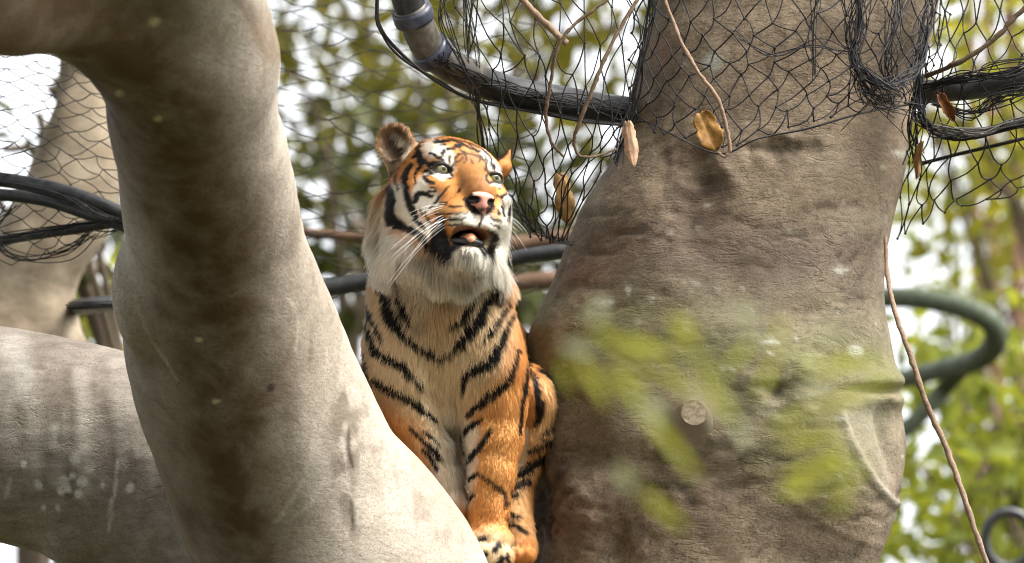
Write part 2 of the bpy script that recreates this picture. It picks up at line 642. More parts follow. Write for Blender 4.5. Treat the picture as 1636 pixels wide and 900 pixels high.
stem_rows = [(210, -420, 10.85, 135), (245, -200, 11.2, 140), (282, -20, 11.55, 138), (302, 120, 11.8, 139), (312, 200, 11.95, 138), (331, 300, 12.15, 139),
             (346, 400, 12.33, 144), (360, 500, 12.5, 165), (389, 600, 12.62, 177), (430, 700, 12.72, 183), (471, 800, 12.8, 189),
             (538, 900, 12.87, 210), (624, 1050, 12.98, 222), (760, 1220, 13.1, 240), (880, 1450, 13.25, 250), (900, 1900, 13.3, 260), (900, 2900, 13.3, 300)]
branch_rows = [(300, 90, 11.72, 120), (210, 30, 11.55, 116), (110, -28, 11.4, 118), (0, -45, 11.25, 132), (-120, -75, 11.1, 128), (-300, -130, 10.9, 125), (-600, -240, 10.6, 115)]
lo = V(-420, -320, 11.5); hi = V(1250, 2100, 13)
ft = Field((-1.75, 10.6, -3.6), (0.62, 13.85, 1.28), 0.016)
ft.chain(vrows(dens(stem_rows)), 0.03, hard=True)
ft.chain(vrows(dens(branch_rows)), 0.09, hard=True)
ft.ell(V(215, 470, 12.38), (0.05, 0.07, 0.12), k=0.05)                                  # swelling on the left edge
#ft.chain(vrows([(490, 570, 12.6, 25), (555, 690, 12.7, 36), (615, 800, 12.74, 40), (690, 950, 12.8, 40)]), 0.08)   # lit shoulder running down to the right
ft.chain(vrows([(548, 640, 12.43, 5), (546, 720, 12.45, 9), (560, 800, 12.5, 6)]), 0.02, True)
ft.chain(vrows([(85, -60, 11.08, 14), (120, 60, 11.13, 13), (165, 160, 11.42, 10), (190, 210, 11.55, 6)]), 0.03, True)         # bark crease below the fork
tv, tf = ft.mesh(3)
tv, tf = subdivide(tv, tf)
tv = laplace(tv, tf, 0.5)
x, y, D = view_px(tv)
tn = vnormals(tv, tf)
front = sstep(-0.25, 0.15, -tn[:, 1])
q = tv * 5
tv = tv + tn * (0.010 * fbm(q, 3, 5) + 0.0015 * fbm(tv * np.array([22, 22, 12]), 2, 9))[:, None]
tint = np.zeros((len(tv), 4))
def tintover(rgb, a):
    global tint
    a = np.clip(np.asarray(a), 0, 1)
    i = np.nonzero(a > 0)[0]
    a = a[i]; t0 = tint[i]
    na = a + t0[:, 3] * (1 - a)
    tint[i, :3] = (np.asarray(rgb) * a[:, None] + t0[:, :3] * (t0[:, 3] * (1 - a))[:, None]) / np.maximum(na, 1e-6)[:, None]
    tint[i, 3] = na
wob = 22 * fbm(np.stack([x * 0.012, y * 0.008, x * 0], -1), 2, 21)
# brown weeping stain and painted shade down the middle of the stem
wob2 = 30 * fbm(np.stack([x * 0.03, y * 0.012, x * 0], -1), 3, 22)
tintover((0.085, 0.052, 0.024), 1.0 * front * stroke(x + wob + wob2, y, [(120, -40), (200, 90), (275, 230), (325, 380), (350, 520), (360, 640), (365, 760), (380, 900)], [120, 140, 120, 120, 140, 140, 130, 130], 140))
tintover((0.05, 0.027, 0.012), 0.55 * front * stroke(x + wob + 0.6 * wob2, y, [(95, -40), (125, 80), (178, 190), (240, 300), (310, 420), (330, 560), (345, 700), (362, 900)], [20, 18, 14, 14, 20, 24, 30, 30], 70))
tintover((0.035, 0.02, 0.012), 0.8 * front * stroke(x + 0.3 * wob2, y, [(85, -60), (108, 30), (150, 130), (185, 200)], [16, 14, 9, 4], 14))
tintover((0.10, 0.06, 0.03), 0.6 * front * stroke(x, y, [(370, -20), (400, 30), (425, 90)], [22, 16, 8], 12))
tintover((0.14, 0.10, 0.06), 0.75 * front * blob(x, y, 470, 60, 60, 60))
tintover((0.15, 0.10, 0.055), 0.75 * blob(x + wob, y, 10, 30, 190, 110, 0, 0.6))  # brown of the left branch, with its underside's shade painted in
# darker worn patches by the crease and pale scratches
wnz = sstep(-0.15, 0.35, fbm(np.stack([x * 0.06, y * 0.035, x * 0], -1), 3, 24))
tintover((0.12, 0.095, 0.07), 0.8 * wnz * front * stroke(x + wob * 0.3, y, [(548, 600), (552, 690), (548, 760), (562, 850)], [10, 50, 22, 10], 22))
tintover((0.17, 0.14, 0.11), 0.7 * wnz * front * stroke(x, y, [(575, 660), (610, 720), (640, 780), (690, 850)], [30, 50, 50, 30], 34))
tintover((0.03, 0.024, 0.018), 0.85 * front * stroke(x, y, [(557, 690), (556, 720), (562, 745)], [3, 6, 3], 4))
tintover((0.03, 0.024, 0.018), 0.85 * front * stroke(x, y, [(561, 800), (563, 820), (565, 845)], [3, 7, 2], 4))
tintover((0.13, 0.10, 0.075), 0.7 * front * stroke(x, y, [(500, 520), (498, 560), (495, 580)], [3, 5, 3], 5))
for pts, w in [([(215, 470), (240, 540), (280, 608)], 4), ([(500, 700), (490, 760), (440, 835)], 5), ([(520, 760), (500, 800), (470, 825)], 4),
               ([(460, 470), (480, 510), (470, 560)], 5)]:
    tintover((0.56, 0.50, 0.40), 0.4 * front * stroke(x + wob2 * 0.2, y, pts, w * 0.5, 4))
for cx, cy, r in [(247, 35, 9), (190, 150, 6), (253, 190, 6), (432, 618, 7), (318, 542, 5), (345, 640, 5)]:
    tintover((0.60, 0.50, 0.33) if cx != 432 else (0.05, 0.04, 0.03), 0.9 * front * blob(x, y, cx, cy, r, r * 0.8))
left_tree = thing("forked_tree", "pale smooth forked tree trunk leaning across the left foreground", "tree", to_world(V(900, 2900, 13.3)))
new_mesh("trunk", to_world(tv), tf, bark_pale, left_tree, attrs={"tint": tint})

# the thick level limb behind it
fl = Field((-2.3, 12.75, -0.95), (0.35, 14.1, 0.35), 0.016)
fl.chain(vrows(dens([(-800, 590, 13.6, 175), (-400, 640, 13.55, 172), (-100, 676, 13.5, 170), (60, 706, 13.45, 170), (220, 745, 13.4, 176), (380, 800, 13.3, 190), (520, 900, 13.15, 200), (640, 1030, 13.1, 210)])), 0.03, hard=True)
fl.ell(V(110, 872, 13.35), (0.05, 0.08, 0.04), k=0.05)
lv, lf = fl.mesh(3)
lv, lf = subdivide(lv, lf)
lv = laplace(lv, lf, 0.5)
x, y, D = view_px(lv)
ln = vnormals(lv, lf)
lv = lv + ln * (0.008 * fbm(lv * 6, 3, 15) + 0.003 * fbm(lv * np.array([12, 25, 25]), 2, 19))[:, None]
front = sstep(-0.2, 0.2, -ln[:, 1])
tint = np.zeros((len(lv), 4))
sx = x + 8 * fbm(np.stack([x * 0.03, y * 0.02, x * 0], -1), 2, 4)
for k in range(24):                                             # vertical rain streaks
    cx = rng.uniform(-40, 300); y0 = rng.uniform(540, 650); L = rng.uniform(60, 200)
    dk = rng.random() < 0.5
    tintover((0.10, 0.08, 0.062) if dk else (0.42, 0.39, 0.33), rng.uniform(0.25, 0.55) * front * stroke(sx, y, [(cx, y0), (cx + 4, y0 + L * 0.5), (cx + 6, y0 + L)], [rng.uniform(6, 22), rng.uniform(8, 24), 4], 12))
tintover((0.46, 0.44, 0.39), 0.55 * front * stroke(sx, y, [(20, 560), (30, 620)], [40, 20], 26))
tintover((0.46, 0.44, 0.39), 0.6 * front * sstep(-0.3, 0.4, fbm(np.stack([x * 0.07, y * 0.03, x * 0], -1), 3, 5)) * stroke(sx, y, [(92, 640), (90, 700), (92, 770)], [8, 20, 12], 12))
for cx, cy, r in [(105, 770, 9), (122, 735, 9), (132, 770, 8), (100, 785, 7), (128, 790, 7), (60, 775, 8), (66, 812, 5), (32, 742, 6), (145, 750, 5), (165, 775, 5), (95, 812, 5), (112, 782, 6), (208, 780, 8), (118, 760, 6)]:
    tintover((0.55, 0.54, 0.48), 0.95 * front * blob(sx, y, cx, cy, r, r * 1.1, 0, 0.35))
for pts in [[(186, 735), (183, 780), (175, 848)], [(17, 765), (10, 795)], [(184, 790), (170, 825)]]:
    tintover((0.52, 0.50, 0.44), 0.75 * front * stroke(x + 3 * vnoise(np.stack([x, y, x * 0], -1) * 0.08, 2), y, pts, 3.5, 4))
new_mesh("limb", to_world(lv), lf, bark_log, left_tree, attrs={"tint": tint})

# ------------------------------------------------------------------ lofted trunks
def loft(rows, nseg, step, squash=0.92, disp=None):
    """rows: photo y, left x, right x, distance of the axis. Returns view-frame verts, quads, theta, frame arrays."""
    r = np.array(rows, float)
    n = int((r[-1, 0] - r[0, 0]) / step) + 1
    yy = np.linspace(r[0, 0], r[-1, 0], n)
    c = catmull(r, 12)
    xl, xr, dd = (np.interp(yy, c[:, 0], c[:, k]) for k in (1, 2, 3))
    th = np.arange(nseg) * 2 * math.pi / nseg
    Yp, TH = np.meshgrid(yy, th, indexing='ij')
    cx = ((xl + xr) / 2)[:, None]; hw = ((xr - xl) / 2)[:, None]; DD = dd[:, None]
    # theta 0 = right, pi/2 = towards the camera
    sx = np.sign(np.cos(TH)) * np.abs(np.cos(TH)) ** 0.92
    X = (cx + hw * sx - 818) * DD / FPX
    Y = DD - hw * np.sin(TH) * squash * DD / FPX
    Z = (450 - Yp) * DD / FPX + X * 0
    v = np.stack([X, Y, Z], -1).reshape(-1, 3)
    i = np.arange(n - 1)[:, None] * nseg
    j = np.arange(nseg)[None]; j2 = (j + 1) % nseg
    f = np.stack([i + j, i + nseg + j, i + nseg + j2, i + j2], -1).reshape(-1, 4)
    return v, f, TH.ravel()

rt_rows = [(-900, 1140, 1640, 13.75), (-400, 1120, 1560, 13.72), (-100, 1068, 1512, 13.7), (0, 1050, 1501, 13.7), (60, 1032, 1490, 13.69), (140, 1013, 1467, 13.68),
           (230, 993, 1450, 13.66), (290, 958, 1439, 13.65), (340, 927, 1428, 13.64), (430, 894, 1414, 13.62), (490, 869, 1416, 13.61), (530, 851, 1422, 13.60),
           (600, 835, 1434, 13.6), (650, 827, 1438, 13.6), (710, 818, 1443, 13.6), (760, 806, 1438, 13.6), (800, 798, 1430, 13.6), (850, 790, 1416, 13.6), (900, 780, 1402, 13.6),
           (1000, 740, 1390, 13.6), (1200, 660, 1400, 13.6), (1600, 560, 1460, 13.6), (2300, 480, 1560, 13.6), (3000, 380, 1680, 13.6)]
rv, rf, rth = loft(rt_rows, 280, 6.0)
x, y, D = view_px(rv)
rn = vnormals(rv, rf)
if rn[:, 1][np.sin(rth) > 0.9].mean() > 0:
    rf = rf[:, ::-1]; rn = -rn
front = sstep(0.0, 0.3, np.sin(rth))
pxm = 13.3 / FPX                                     # metres per photo pixel here
g = lambda cx, cy, sx_, sy_, a=0: np.exp(-0.5 * (blobr(x, y, cx, cy, sx_, sy_, a)) ** 2)
def blobr(x, y, cx, cy, rx, ry, ang):
    c, s = math.cos(math.radians(ang)), math.sin(math.radians(ang))
    u = ((x - cx) * c + (y - cy) * s) / rx
    w = (-(x - cx) * s + (y - cy) * c) / ry
    return np.sqrt(u * u + w * w)
h = 9 * fbm(rv * 3.2, 2, 31) + 3.0 * fbm(rv * 9, 3, 33)
wr = fbm(np.stack([rv[:, 0] * 3.5, rv[:, 1] * 3.5, rv[:, 2] * 34 + 1.5 * np.sin(rv[:, 0] * 9)], -1), 3, 35)      # fine folds lying across the trunk
h = h + wr * (0.4 + 1.0 * sstep(380, 620, y))
F2 = front
h = h + 1.35 * F2 * (26 * g(1108, 668, 26, 26) - 16 * g(1128, 740, 50, 30, 25) + 18 * g(1110, 705, 30, 20)
              + 13 * g(1165, 735, 16, 40, 40) + 12 * g(1075, 735, 14, 40, -40)
              + 24 * g(1245, 620, 46, 40) - 20 * g(1244, 628, 22, 24) + 20 * g(1400, 610, 34, 14) + 14 * g(1400, 640, 34, 10)
              - 12 * g(1400, 625, 40, 5) - 30 * g(848, 810, 30, 44, -20) + 20 * g(900, 850, 44, 26) + 20 * g(940, 800, 40, 30) - 22 * g(985, 872, 14, 24)
              + 22 * g(1340, 770, 60, 90, -20) - 14 * g(1405, 700, 8, 40, -10) + 14 * g(1020, 700, 40, 90, -30)
              - 5 * g(1255, 238, 36, 12) + 3.5 * g(1258, 220, 44, 6, 8)
              + 6 * g(1130, 235, 50, 22, 15) + 5 * g(1158, 275, 9, 40, -35) - 5 * g(1120, 280, 16, 30)
              - 10 * g(1105, 330, 30, 60) + 10 * g(1050, 400, 60, 90))
vein = stroke(x, y, [(1335, 665), (1350, 720), (1385, 775), (1430, 805), (1445, 806)], [7, 8, 9, 8, 6], 5) * front
vein2 = stroke(x, y, [(1250, 790), (1320, 840), (1400, 870)], [3, 4, 3], 4) * front
h = h + 7 * vein + 3 * vein2
cracks = np.zeros(len(rv))
wv_fold = fbm(np.stack([x * 0.05, y * 0.05, x * 0], -1), 2, 12)
wv_blot = fbm(np.stack([x * 0.03, y * 0.03, x * 0], -1), 2, 73)
for k in range(60):                                   # short curved bark folds
    cx, cy = rng.uniform(900, 1420), rng.uniform(300, 880)
    L = rng.uniform(30, 110); sl = rng.uniform(-0.15, 0.25); bow = rng.uniform(-10, 14)
    fold_ = stroke(x, y + 5 * wv_fold, [(cx - L / 2, cy - sl * L / 2), (cx, cy + bow), (cx + L / 2, cy + sl * L / 2)], [1, rng.uniform(2, 4), 1], 4)
    h = h - front * rng.uniform(2.0, 4.5) * fold_
    cracks = np.maximum(cracks, fold_ * rng.uniform(0.3, 0.9))
rough = F2 * (g(1120, 745, 60, 45) + g(880, 820, 70, 60) + 0.9 * g(1245, 620, 42, 36) + 0.9 * g(1255, 238, 48, 20) + 0.8 * g(950, 860, 70, 40) + 0.6 * g(1100, 300, 50, 70) + .5 * g(905, 450, 40, 40))
h = h + np.clip(rough, 0, 1.2) * 14 * fbm(rv * np.array([34, 34, 52]), 3, 37)
rv = rv + rn * (h * pxm)[:, None]
tint = np.zeros((len(rv), 4))
fx = fbm(np.stack([x * 0.016, y * 0.012, x * 0], -1), 3, 41)
xs_ = x + 14 * fx
tintover((0.13, 0.098, 0.085), 0.55 * front * blob(x, y, 1180, 440, 240, 70, 0, 0.7))          # mauve-brown band
tintover((0.215, 0.165, 0.115), 0.6 * front * blob(x, y, 1300, 240, 170, 80, 0, 0.7))
tintover((0.075, 0.052, 0.036), 0.7 * front * blob(xs_, y, 1120, 320, 50, 90, 0, 0.8))
tintover((0.155, 0.150, 0.085), 0.8 * front * blob(x, y, 1150, 590, 330, 120, 0, 0.8))
tintover((0.125, 0.135, 0.035), 0.62 * front * blob(xs_, y, 1330, 590, 140, 36, 5, 0.9))
tintover((0.13, 0.14, 0.035), 0.60 * front * blob(xs_, y, 1300, 740, 70, 60, 0, 0.9))
tintover((0.15, 0.15, 0.05), 0.45 * front * blob(xs_, y, 1030, 560, 140, 60, 15, 0.9))
tintover((0.13, 0.125, 0.06), 0.5 * front * blob(xs_, y, 880, 520, 40, 60, 0, 0.9))
tintover((0.028, 0.021, 0.015), np.clip(rough, 0, 1) * 0.85 * sstep(-0.2, 0.5, fbm(rv * 30, 2, 43)))
tintover((0.12, 0.055, 0.030), 0.55 * front * blob(xs_, y, 905, 840, 60, 36, 0, 0.9))
tintover((0.13, 0.065, 0.035), 0.5 * front * blob(xs_, y, 935, 440, 45, 30, 0, 0.9))
tintover((0.05, 0.036, 0.024), 0.7 * front * cracks)
tintover((0.30, 0.27, 0.215), 0.75 * vein)
for k in range(34):                                   # weathered blotches
    cx, cy = rng.uniform(860, 1460), rng.uniform(-20, 900)
    dk = rng.random() < 0.6
    tintover((0.075, 0.054, 0.036) if dk else (0.27, 0.225, 0.165), rng.uniform(0.25, 0.6) * front * blob(x + 20 * fx, y + 16 * wv_blot, cx, cy, rng.uniform(14, 60), rng.uniform(10, 44), rng.uniform(-30, 30), 0.7))
tintover((0.27, 0.245, 0.19), 0.5 * front * blob(x, y, 1375, 700, 40, 80, -15, 0.6))
for k in range(120):                                  # lichen flecks
    cx, cy = rng.uniform(860, 1480), rng.uniform(0, 890)
    if rng.random() < 0.5:
        cx, cy = rng.normal(1230, 140), rng.normal(470, 110)
    r = rng.uniform(1.2, 3.6)
    tintover((0.36, 0.35, 0.29), rng.uniform(0.3, 0.8) * front * blob(x, y, cx, cy, r * rng.uniform(0.8, 1.8), r, 0, 0.6))
for cx, cy, a, b in [(967, 486, 16, 9), (1008, 468, 6, 7), (1232, 548, 12, 5), (1340, 432, 11, 6), (1140, 100, 15, 14), (1440, 245, 14, 6), (1366, 560, 12, 10)]:
    tintover((0.40, 0.41, 0.34), 0.85 * front * blob(x + 4 * fx, y, cx, cy, a, b, 0, 0.4))
tintover((0.20, 0.10, 0.06), 0.5 * front * blob(xs_, y, 1060, 80, 18, 30, 0, 0.6))
right_tree = thing("broad_tree", "broad brown wrinkled tree trunk with cut branch stub right of the tiger", "tree", to_world(V(1030, 3000, 13.6)))
new_mesh("trunk", to_world(rv), rf, bark_brown, right_tree, attrs={"tint": tint})

# sawn-off branch stub
st = Tubes()
sa, sb = V(1100, 700, 13.26), V(1109, 660, 13.095)
st.add(np.array([to_world(sa + (sb - sa) * t) for t in (0, .3, .6, .85, 1.0)]), np.array([72, 52, 37, 27, 21]) * pxm, 28, cap=False, attr=np.tile([0.12, 0.115, 0.06, 0.5], (5, 1)))
stub = st.build("branch_stub", bark("stub_bark", (0.20, 0.17, 0.12), (0.13, 0.11, 0.07), (0.05, 0.04, 0.03), (20, 20, 20), (0, 0, 0), 0.7), right_tree, "tint")
m = N("sawn_wood")
co = m.coords()
m.principled(m.mix(m.ramp(m.noise(70, 6, 0.7, co, 0.5), [(0.38, 0), (0.62, 1)]), (0.10, 0.076, 0.048), (0.235, 0.195, 0.13)), 0.85, 0.15, m.bump(m.noise(160, 4, 0.7, co), 0.6, 0.002))
cut_axis = (sb - sa) / np.linalg.norm(sb - sa)
u = np.cross(cut_axis, [0, 0, 1.0]); u /= np.linalg.norm(u); w = np.cross(cut_axis, u)
cv_, cf_ = [], []
for ir, rr in enumerate([0.0, 5, 10, 15, 18, 20.9]):
    for k in range(24):
        a = k * math.pi / 12
        rad = rr * pxm
        dip = 0.002 * (1 - rr / 27) + 0.0015 * math.sin(3 * a + rr) * (rr / 22)
        cv_.append(sb + u * math.cos(a) * rad + w * math.sin(a) * rad * (1 if rr < 25 else 1) + cut_axis * (0.0035 - dip))
for ir in range(5):
    for k in range(24):
        cf_.append((ir * 24 + k, ir * 24 + (k + 1) % 24, ir * 24 + 24 + (k + 1) % 24, ir * 24 + 24 + k))
new_mesh("cut_face", to_world(np.array(cv_)), np.array(cf_), m.m, stub, origin=np.array(right_tree.location))
bpy.data.objects["cut_face"].parent = stub

# ------------------------------------------------------------------ unseen crowns added to the two trees for shade, above the picture
def shade_canopy(parent, c, rad, count, size, seed, mat):
    r = np.random.default_rng(seed)
    k = 90
    u = r.normal(0, 1, (k, 3)); u /= np.linalg.norm(u, axis=1)[:, None]
    cc = np.array(c) + u * (r.random(k) ** 0.4)[:, None] * np.array(rad)
    pos = cc[r.integers(0, k, count)] + r.normal(0, 0.55, (count, 3)) * np.array([1, 1, 0.5])
    low = pos[:, 2] < 1.6 + pos[:, 1] * math.tan(PITCH + math.radians(4.2)) + 0.35
    pos[low, 2] = (1.6 + pos[low, 1] * math.tan(PITCH + math.radians(4.2)) + 0.4) + r.random(low.sum()) * 1.5
    return leaves_mesh("crown", pos, size, mat, parent, seed)

crown_leaf = leafmat("fig_leaf", (0.025, 0.04, 0.012), (0.07, 0.095, 0.025), 0.3)
shade_canopy(right_tree, (-3.2, 13.5, 8.6), (4.6, 6.5, 1.6), 7000, 0.34, 401, crown_leaf)
shade_canopy(left_tree, (-4.0, 6.5, 7.4), (6.5, 7.0, 1.5), 9000, 0.34, 402, crown_leaf)

# ------------------------------------------------------------------ tiger
# modelled at 700 units to the metre: x to the right, y down, d away from the camera
TS = 700.0
def tw(p):
    p = np.asarray(p, float)
    v = np.stack([(p[..., 0] - 818) / TS, D0 + p[..., 2] / TS, (450 - p[..., 1]) / TS], -1)
    return to_world(v)

YAW, TIL, ROL = math.radians(22), math.radians(13), math.radians(9.5)
EYE = np.array([747.0, 280.0, -62.0])            # point between the eyes
def _axes():
    def hv(r, u, f):
        u1 = u * math.cos(TIL) + f * math.sin(TIL); f1 = -u * math.sin(TIL) + f * math.cos(TIL)
        xx = r * math.cos(YAW) + f1 * math.sin(YAW); tt = -r * math.sin(YAW) + f1 * math.cos(YAW)
        c, s = math.cos(ROL), math.sin(ROL)
        return np.array([xx * c + u1 * s, xx * s - u1 * c, -tt])
    return np.array([hv(1, 0, 0), hv(0, 1, 0), hv(0, 0, 1)])
HR = _axes()                                     # rows: head right, up, forward in tiger space
def H(r, u, f):
    return EYE + np.array([r, u, f]) @ HR
def to_head(p):
    return (p - EYE) @ HR.T

T = Field((540, 165, -205), (925, 925, 640), 3.0)
# torso
T.ell((707, 525, 85), (108, 140, 95), k=20)
T.cap((707, 520, 60), (712, 385, 45), 94, 80, 25)
T.cap((707, 560, 120), (735, 600, 420), 112, 118, 40)
T.ell((745, 640, 470), (118, 150, 120), k=40)
T.ell((706, 450, 10), (74, 56, 56), k=30)
# chest keel and shoulders
T.cap((706, 500, 12), (706, 640, 40), 50, 40, 30)
T.cap((637, 470, 55), (634, 600, 20), 50, 52, 24)
T.cap((766, 480, 60), (783, 600, 28), 44, 54, 24)
T.ell((640, 560, 25), (52, 80, 50), k=24)
T.ell((775, 575, 25), (58, 90, 52), k=24)
# near forelegs
T.chain([(783, 600, 25, 56), (788, 650, 22, 51), (790, 700, 14, 44), (786, 760, 0, 35), (781, 815, -8, 30), (778, 845, -14, 31)], 14)
T.chain([(640, 605, 20, 52), (655, 660, 28, 45), (683, 715, 34, 33), (708, 768, 34, 25), (728, 810, 28, 21), (742, 838, 18, 22)], 14)
# near paw, toes curling over the limb
T.ell((780, 862, -24), (40, 26, 40), k=10)
for tx, ty, td, tr in [(752, 868, -44, 15), (768, 877, -58, 16.5), (789, 884, -62, 17), (807, 888, -50, 15)]:
    T.cap((778 + (tx - 778) * 0.35, 862, -25), (tx, ty, td), 15, tr, 6)
    T.ell((tx - 2, ty + 8, td - 6), (tr * 0.82, tr * 0.72, tr * 0.8), k=5)
T.ell((748, 852, 2), (28, 20, 30), k=8)
for tx, ty in [(738, 858), (752, 862)]:
    T.ell((tx, ty, -12), (12, 10, 16), k=5)
# hind legs
T.chain([(790, 640, 380, 70), (835, 640, 255, 50), (846, 650, 215, 42)], 24)
T.chain([(846, 645, 212, 42), (848, 700, 225, 34), (838, 750, 250, 28), (825, 800, 240, 24), (826, 850, 190, 24), (832, 885, 140, 25)], 12)
for tx in (815, 830, 845):
    T.ell((tx, 892, 122), (10, 12, 20), k=6)
T.chain([(690, 660, 380, 70), (630, 640, 240, 46), (622, 640, 200, 42), (640, 720, 230, 34), (660, 800, 220, 28)], 20)
T.chain([(750, 690, 570, 34), (790, 780, 600, 28), (780, 880, 590, 24), (740, 915, 560, 20)], 20)
# belly fur between the legs
T.cap((712, 640, 70), (722, 740, 110), 42, 34, 20)
T.cap((722, 740, 115), (730, 850, 170), 34, 44, 14)

# skull
def he(c, r, k=10, sub=False, R=None):
    T.ell(H(*c), r, HR if R is None else R, k, sub)
he((0, 2, -82), (80, 70, 88), 14)
he((0, 18, -32), (62, 38, 50), 14)
he((0, -5, -8), (36, 34, 30), 12)
T.cap(H(0, -2, -6), H(0, -34, 50), 31, 28, 12)
he((0, -42, 54), (27, 17, 22), 8)
for s in (-1, 1):
    he((s * 56, -45, -55), (42, 56, 52), 16)
    he((s * 43, 18, -12), (20, 12, 18), 12)           # brow
    he((s * 50, -30, -8), (26, 20, 24), 12)          # cheek bone
    he((s * 28, -78, 34), (32, 25, 33), 12)           # whisker pads
    T.cap(H(s * 36, -30, 2), H(s * 24, -64, 36), 23, 24, 16)
    he((s * 38, -96, 22), (19, 14, 24), 10)
    he((s * 17, -92, 50), (17, 13, 18), 6)
    he((s * 46, -80, -14), (26, 34, 36), 14)
    T.cap(H(s * 42, -112, -40), H(s * 14, -136, 18), 26, 20, 12)
    he((s * (72 if s < 0 else 80), -72, -90), (30, 70, 46), 18)         # ruff
    he((s * 60, -122, -72), (38, 38, 46), 18)
he((0, -138, 27), (29, 20, 28), 8)                  # chin
he((0, -148, -56), (68, 30, 48), 22)
# eye sockets, mouth, nostrils
for s in (-1, 1):
    he((s * 46, 0, 20), (14, 9.0, 24), 2.5, True)
    def lid(rows, w):
        out = []
        for (rr_, uu_) in rows:
            q2 = 15.0 ** 2 - (rr_ - 46) ** 2 - uu_ ** 2
            ff_ = -6 + math.sqrt(max(q2, 20.0))
            out.append(tuple(H(s * rr_, uu_, ff_)) + (w,))
        T.chain([tuple(z) for z in catmull(np.array(out), 3)], 2.0)
    lid([(61, -1), (54, 7), (45, 8.5), (36, 5), (30, -4)], 4.2)
    lid([(61, -1), (53, -7), (45, -8.5), (37, -8), (30, -5)], 3.4)
he((0, -108, 34), (23, 9, 44), 5, True)
he((0, -105, 62), (19, 7, 20), 5, True)
T.cap(H(0, -66, 82), H(0, -90, 74), 2.0, 2.0, 3, True)
# ears: rounded cups
EAR = {}
for s in (-1, 1):
    fwd = np.array([-0.62, 0.10, 0.78]) if s < 0 else np.array([0.93, 0.05, -0.36]); fwd /= np.linalg.norm(fwd)
    up = np.array([s * 0.42, 0.90, -0.15]); up -= fwd * (up @ fwd); up /= np.linalg.norm(up)
    rt = np.cross(up, fwd)
    L = np.array([rt, up, fwd]) @ HR
    c = np.array([s * 84, 56, -112]) if s < 0 else np.array([82, 50, -108])
    es = 1.0 if s < 0 else 0.8
    EAR[s] = (H(*c), fwd @ HR, up @ HR)
    if s > 0:                                         # turned away: a thin pointed edge
        dq = H(*c)[2]
        T.chain([(797, 272, dq, 13), (804, 259, dq, 8), (810, 248, dq, 5), (815, 237, dq, 2.0)], 5)
        T.ell((800, 266, dq), (18, 12, 26), k=10)
        continue
    T.ell(H(*c), np.array((31, 36, 16)) * es, L, 9)
    T.ell(H(*(c - up * 30 - np.array([s * 14, 0, 0]) - fwd * 4)), (36, 26, 22), L, 16)
    cin = c + fwd * 11 - up * 2 + np.array([s * 2, 0, 0])
    T.ell(H(*cin), np.array((24, 28, 21)) * es, L, 4, True)
bv, bf = T.mesh(2)
bn = vnormals(bv, bf)
EARC = {s: EAR[s][0] for s in (-1, 1)}

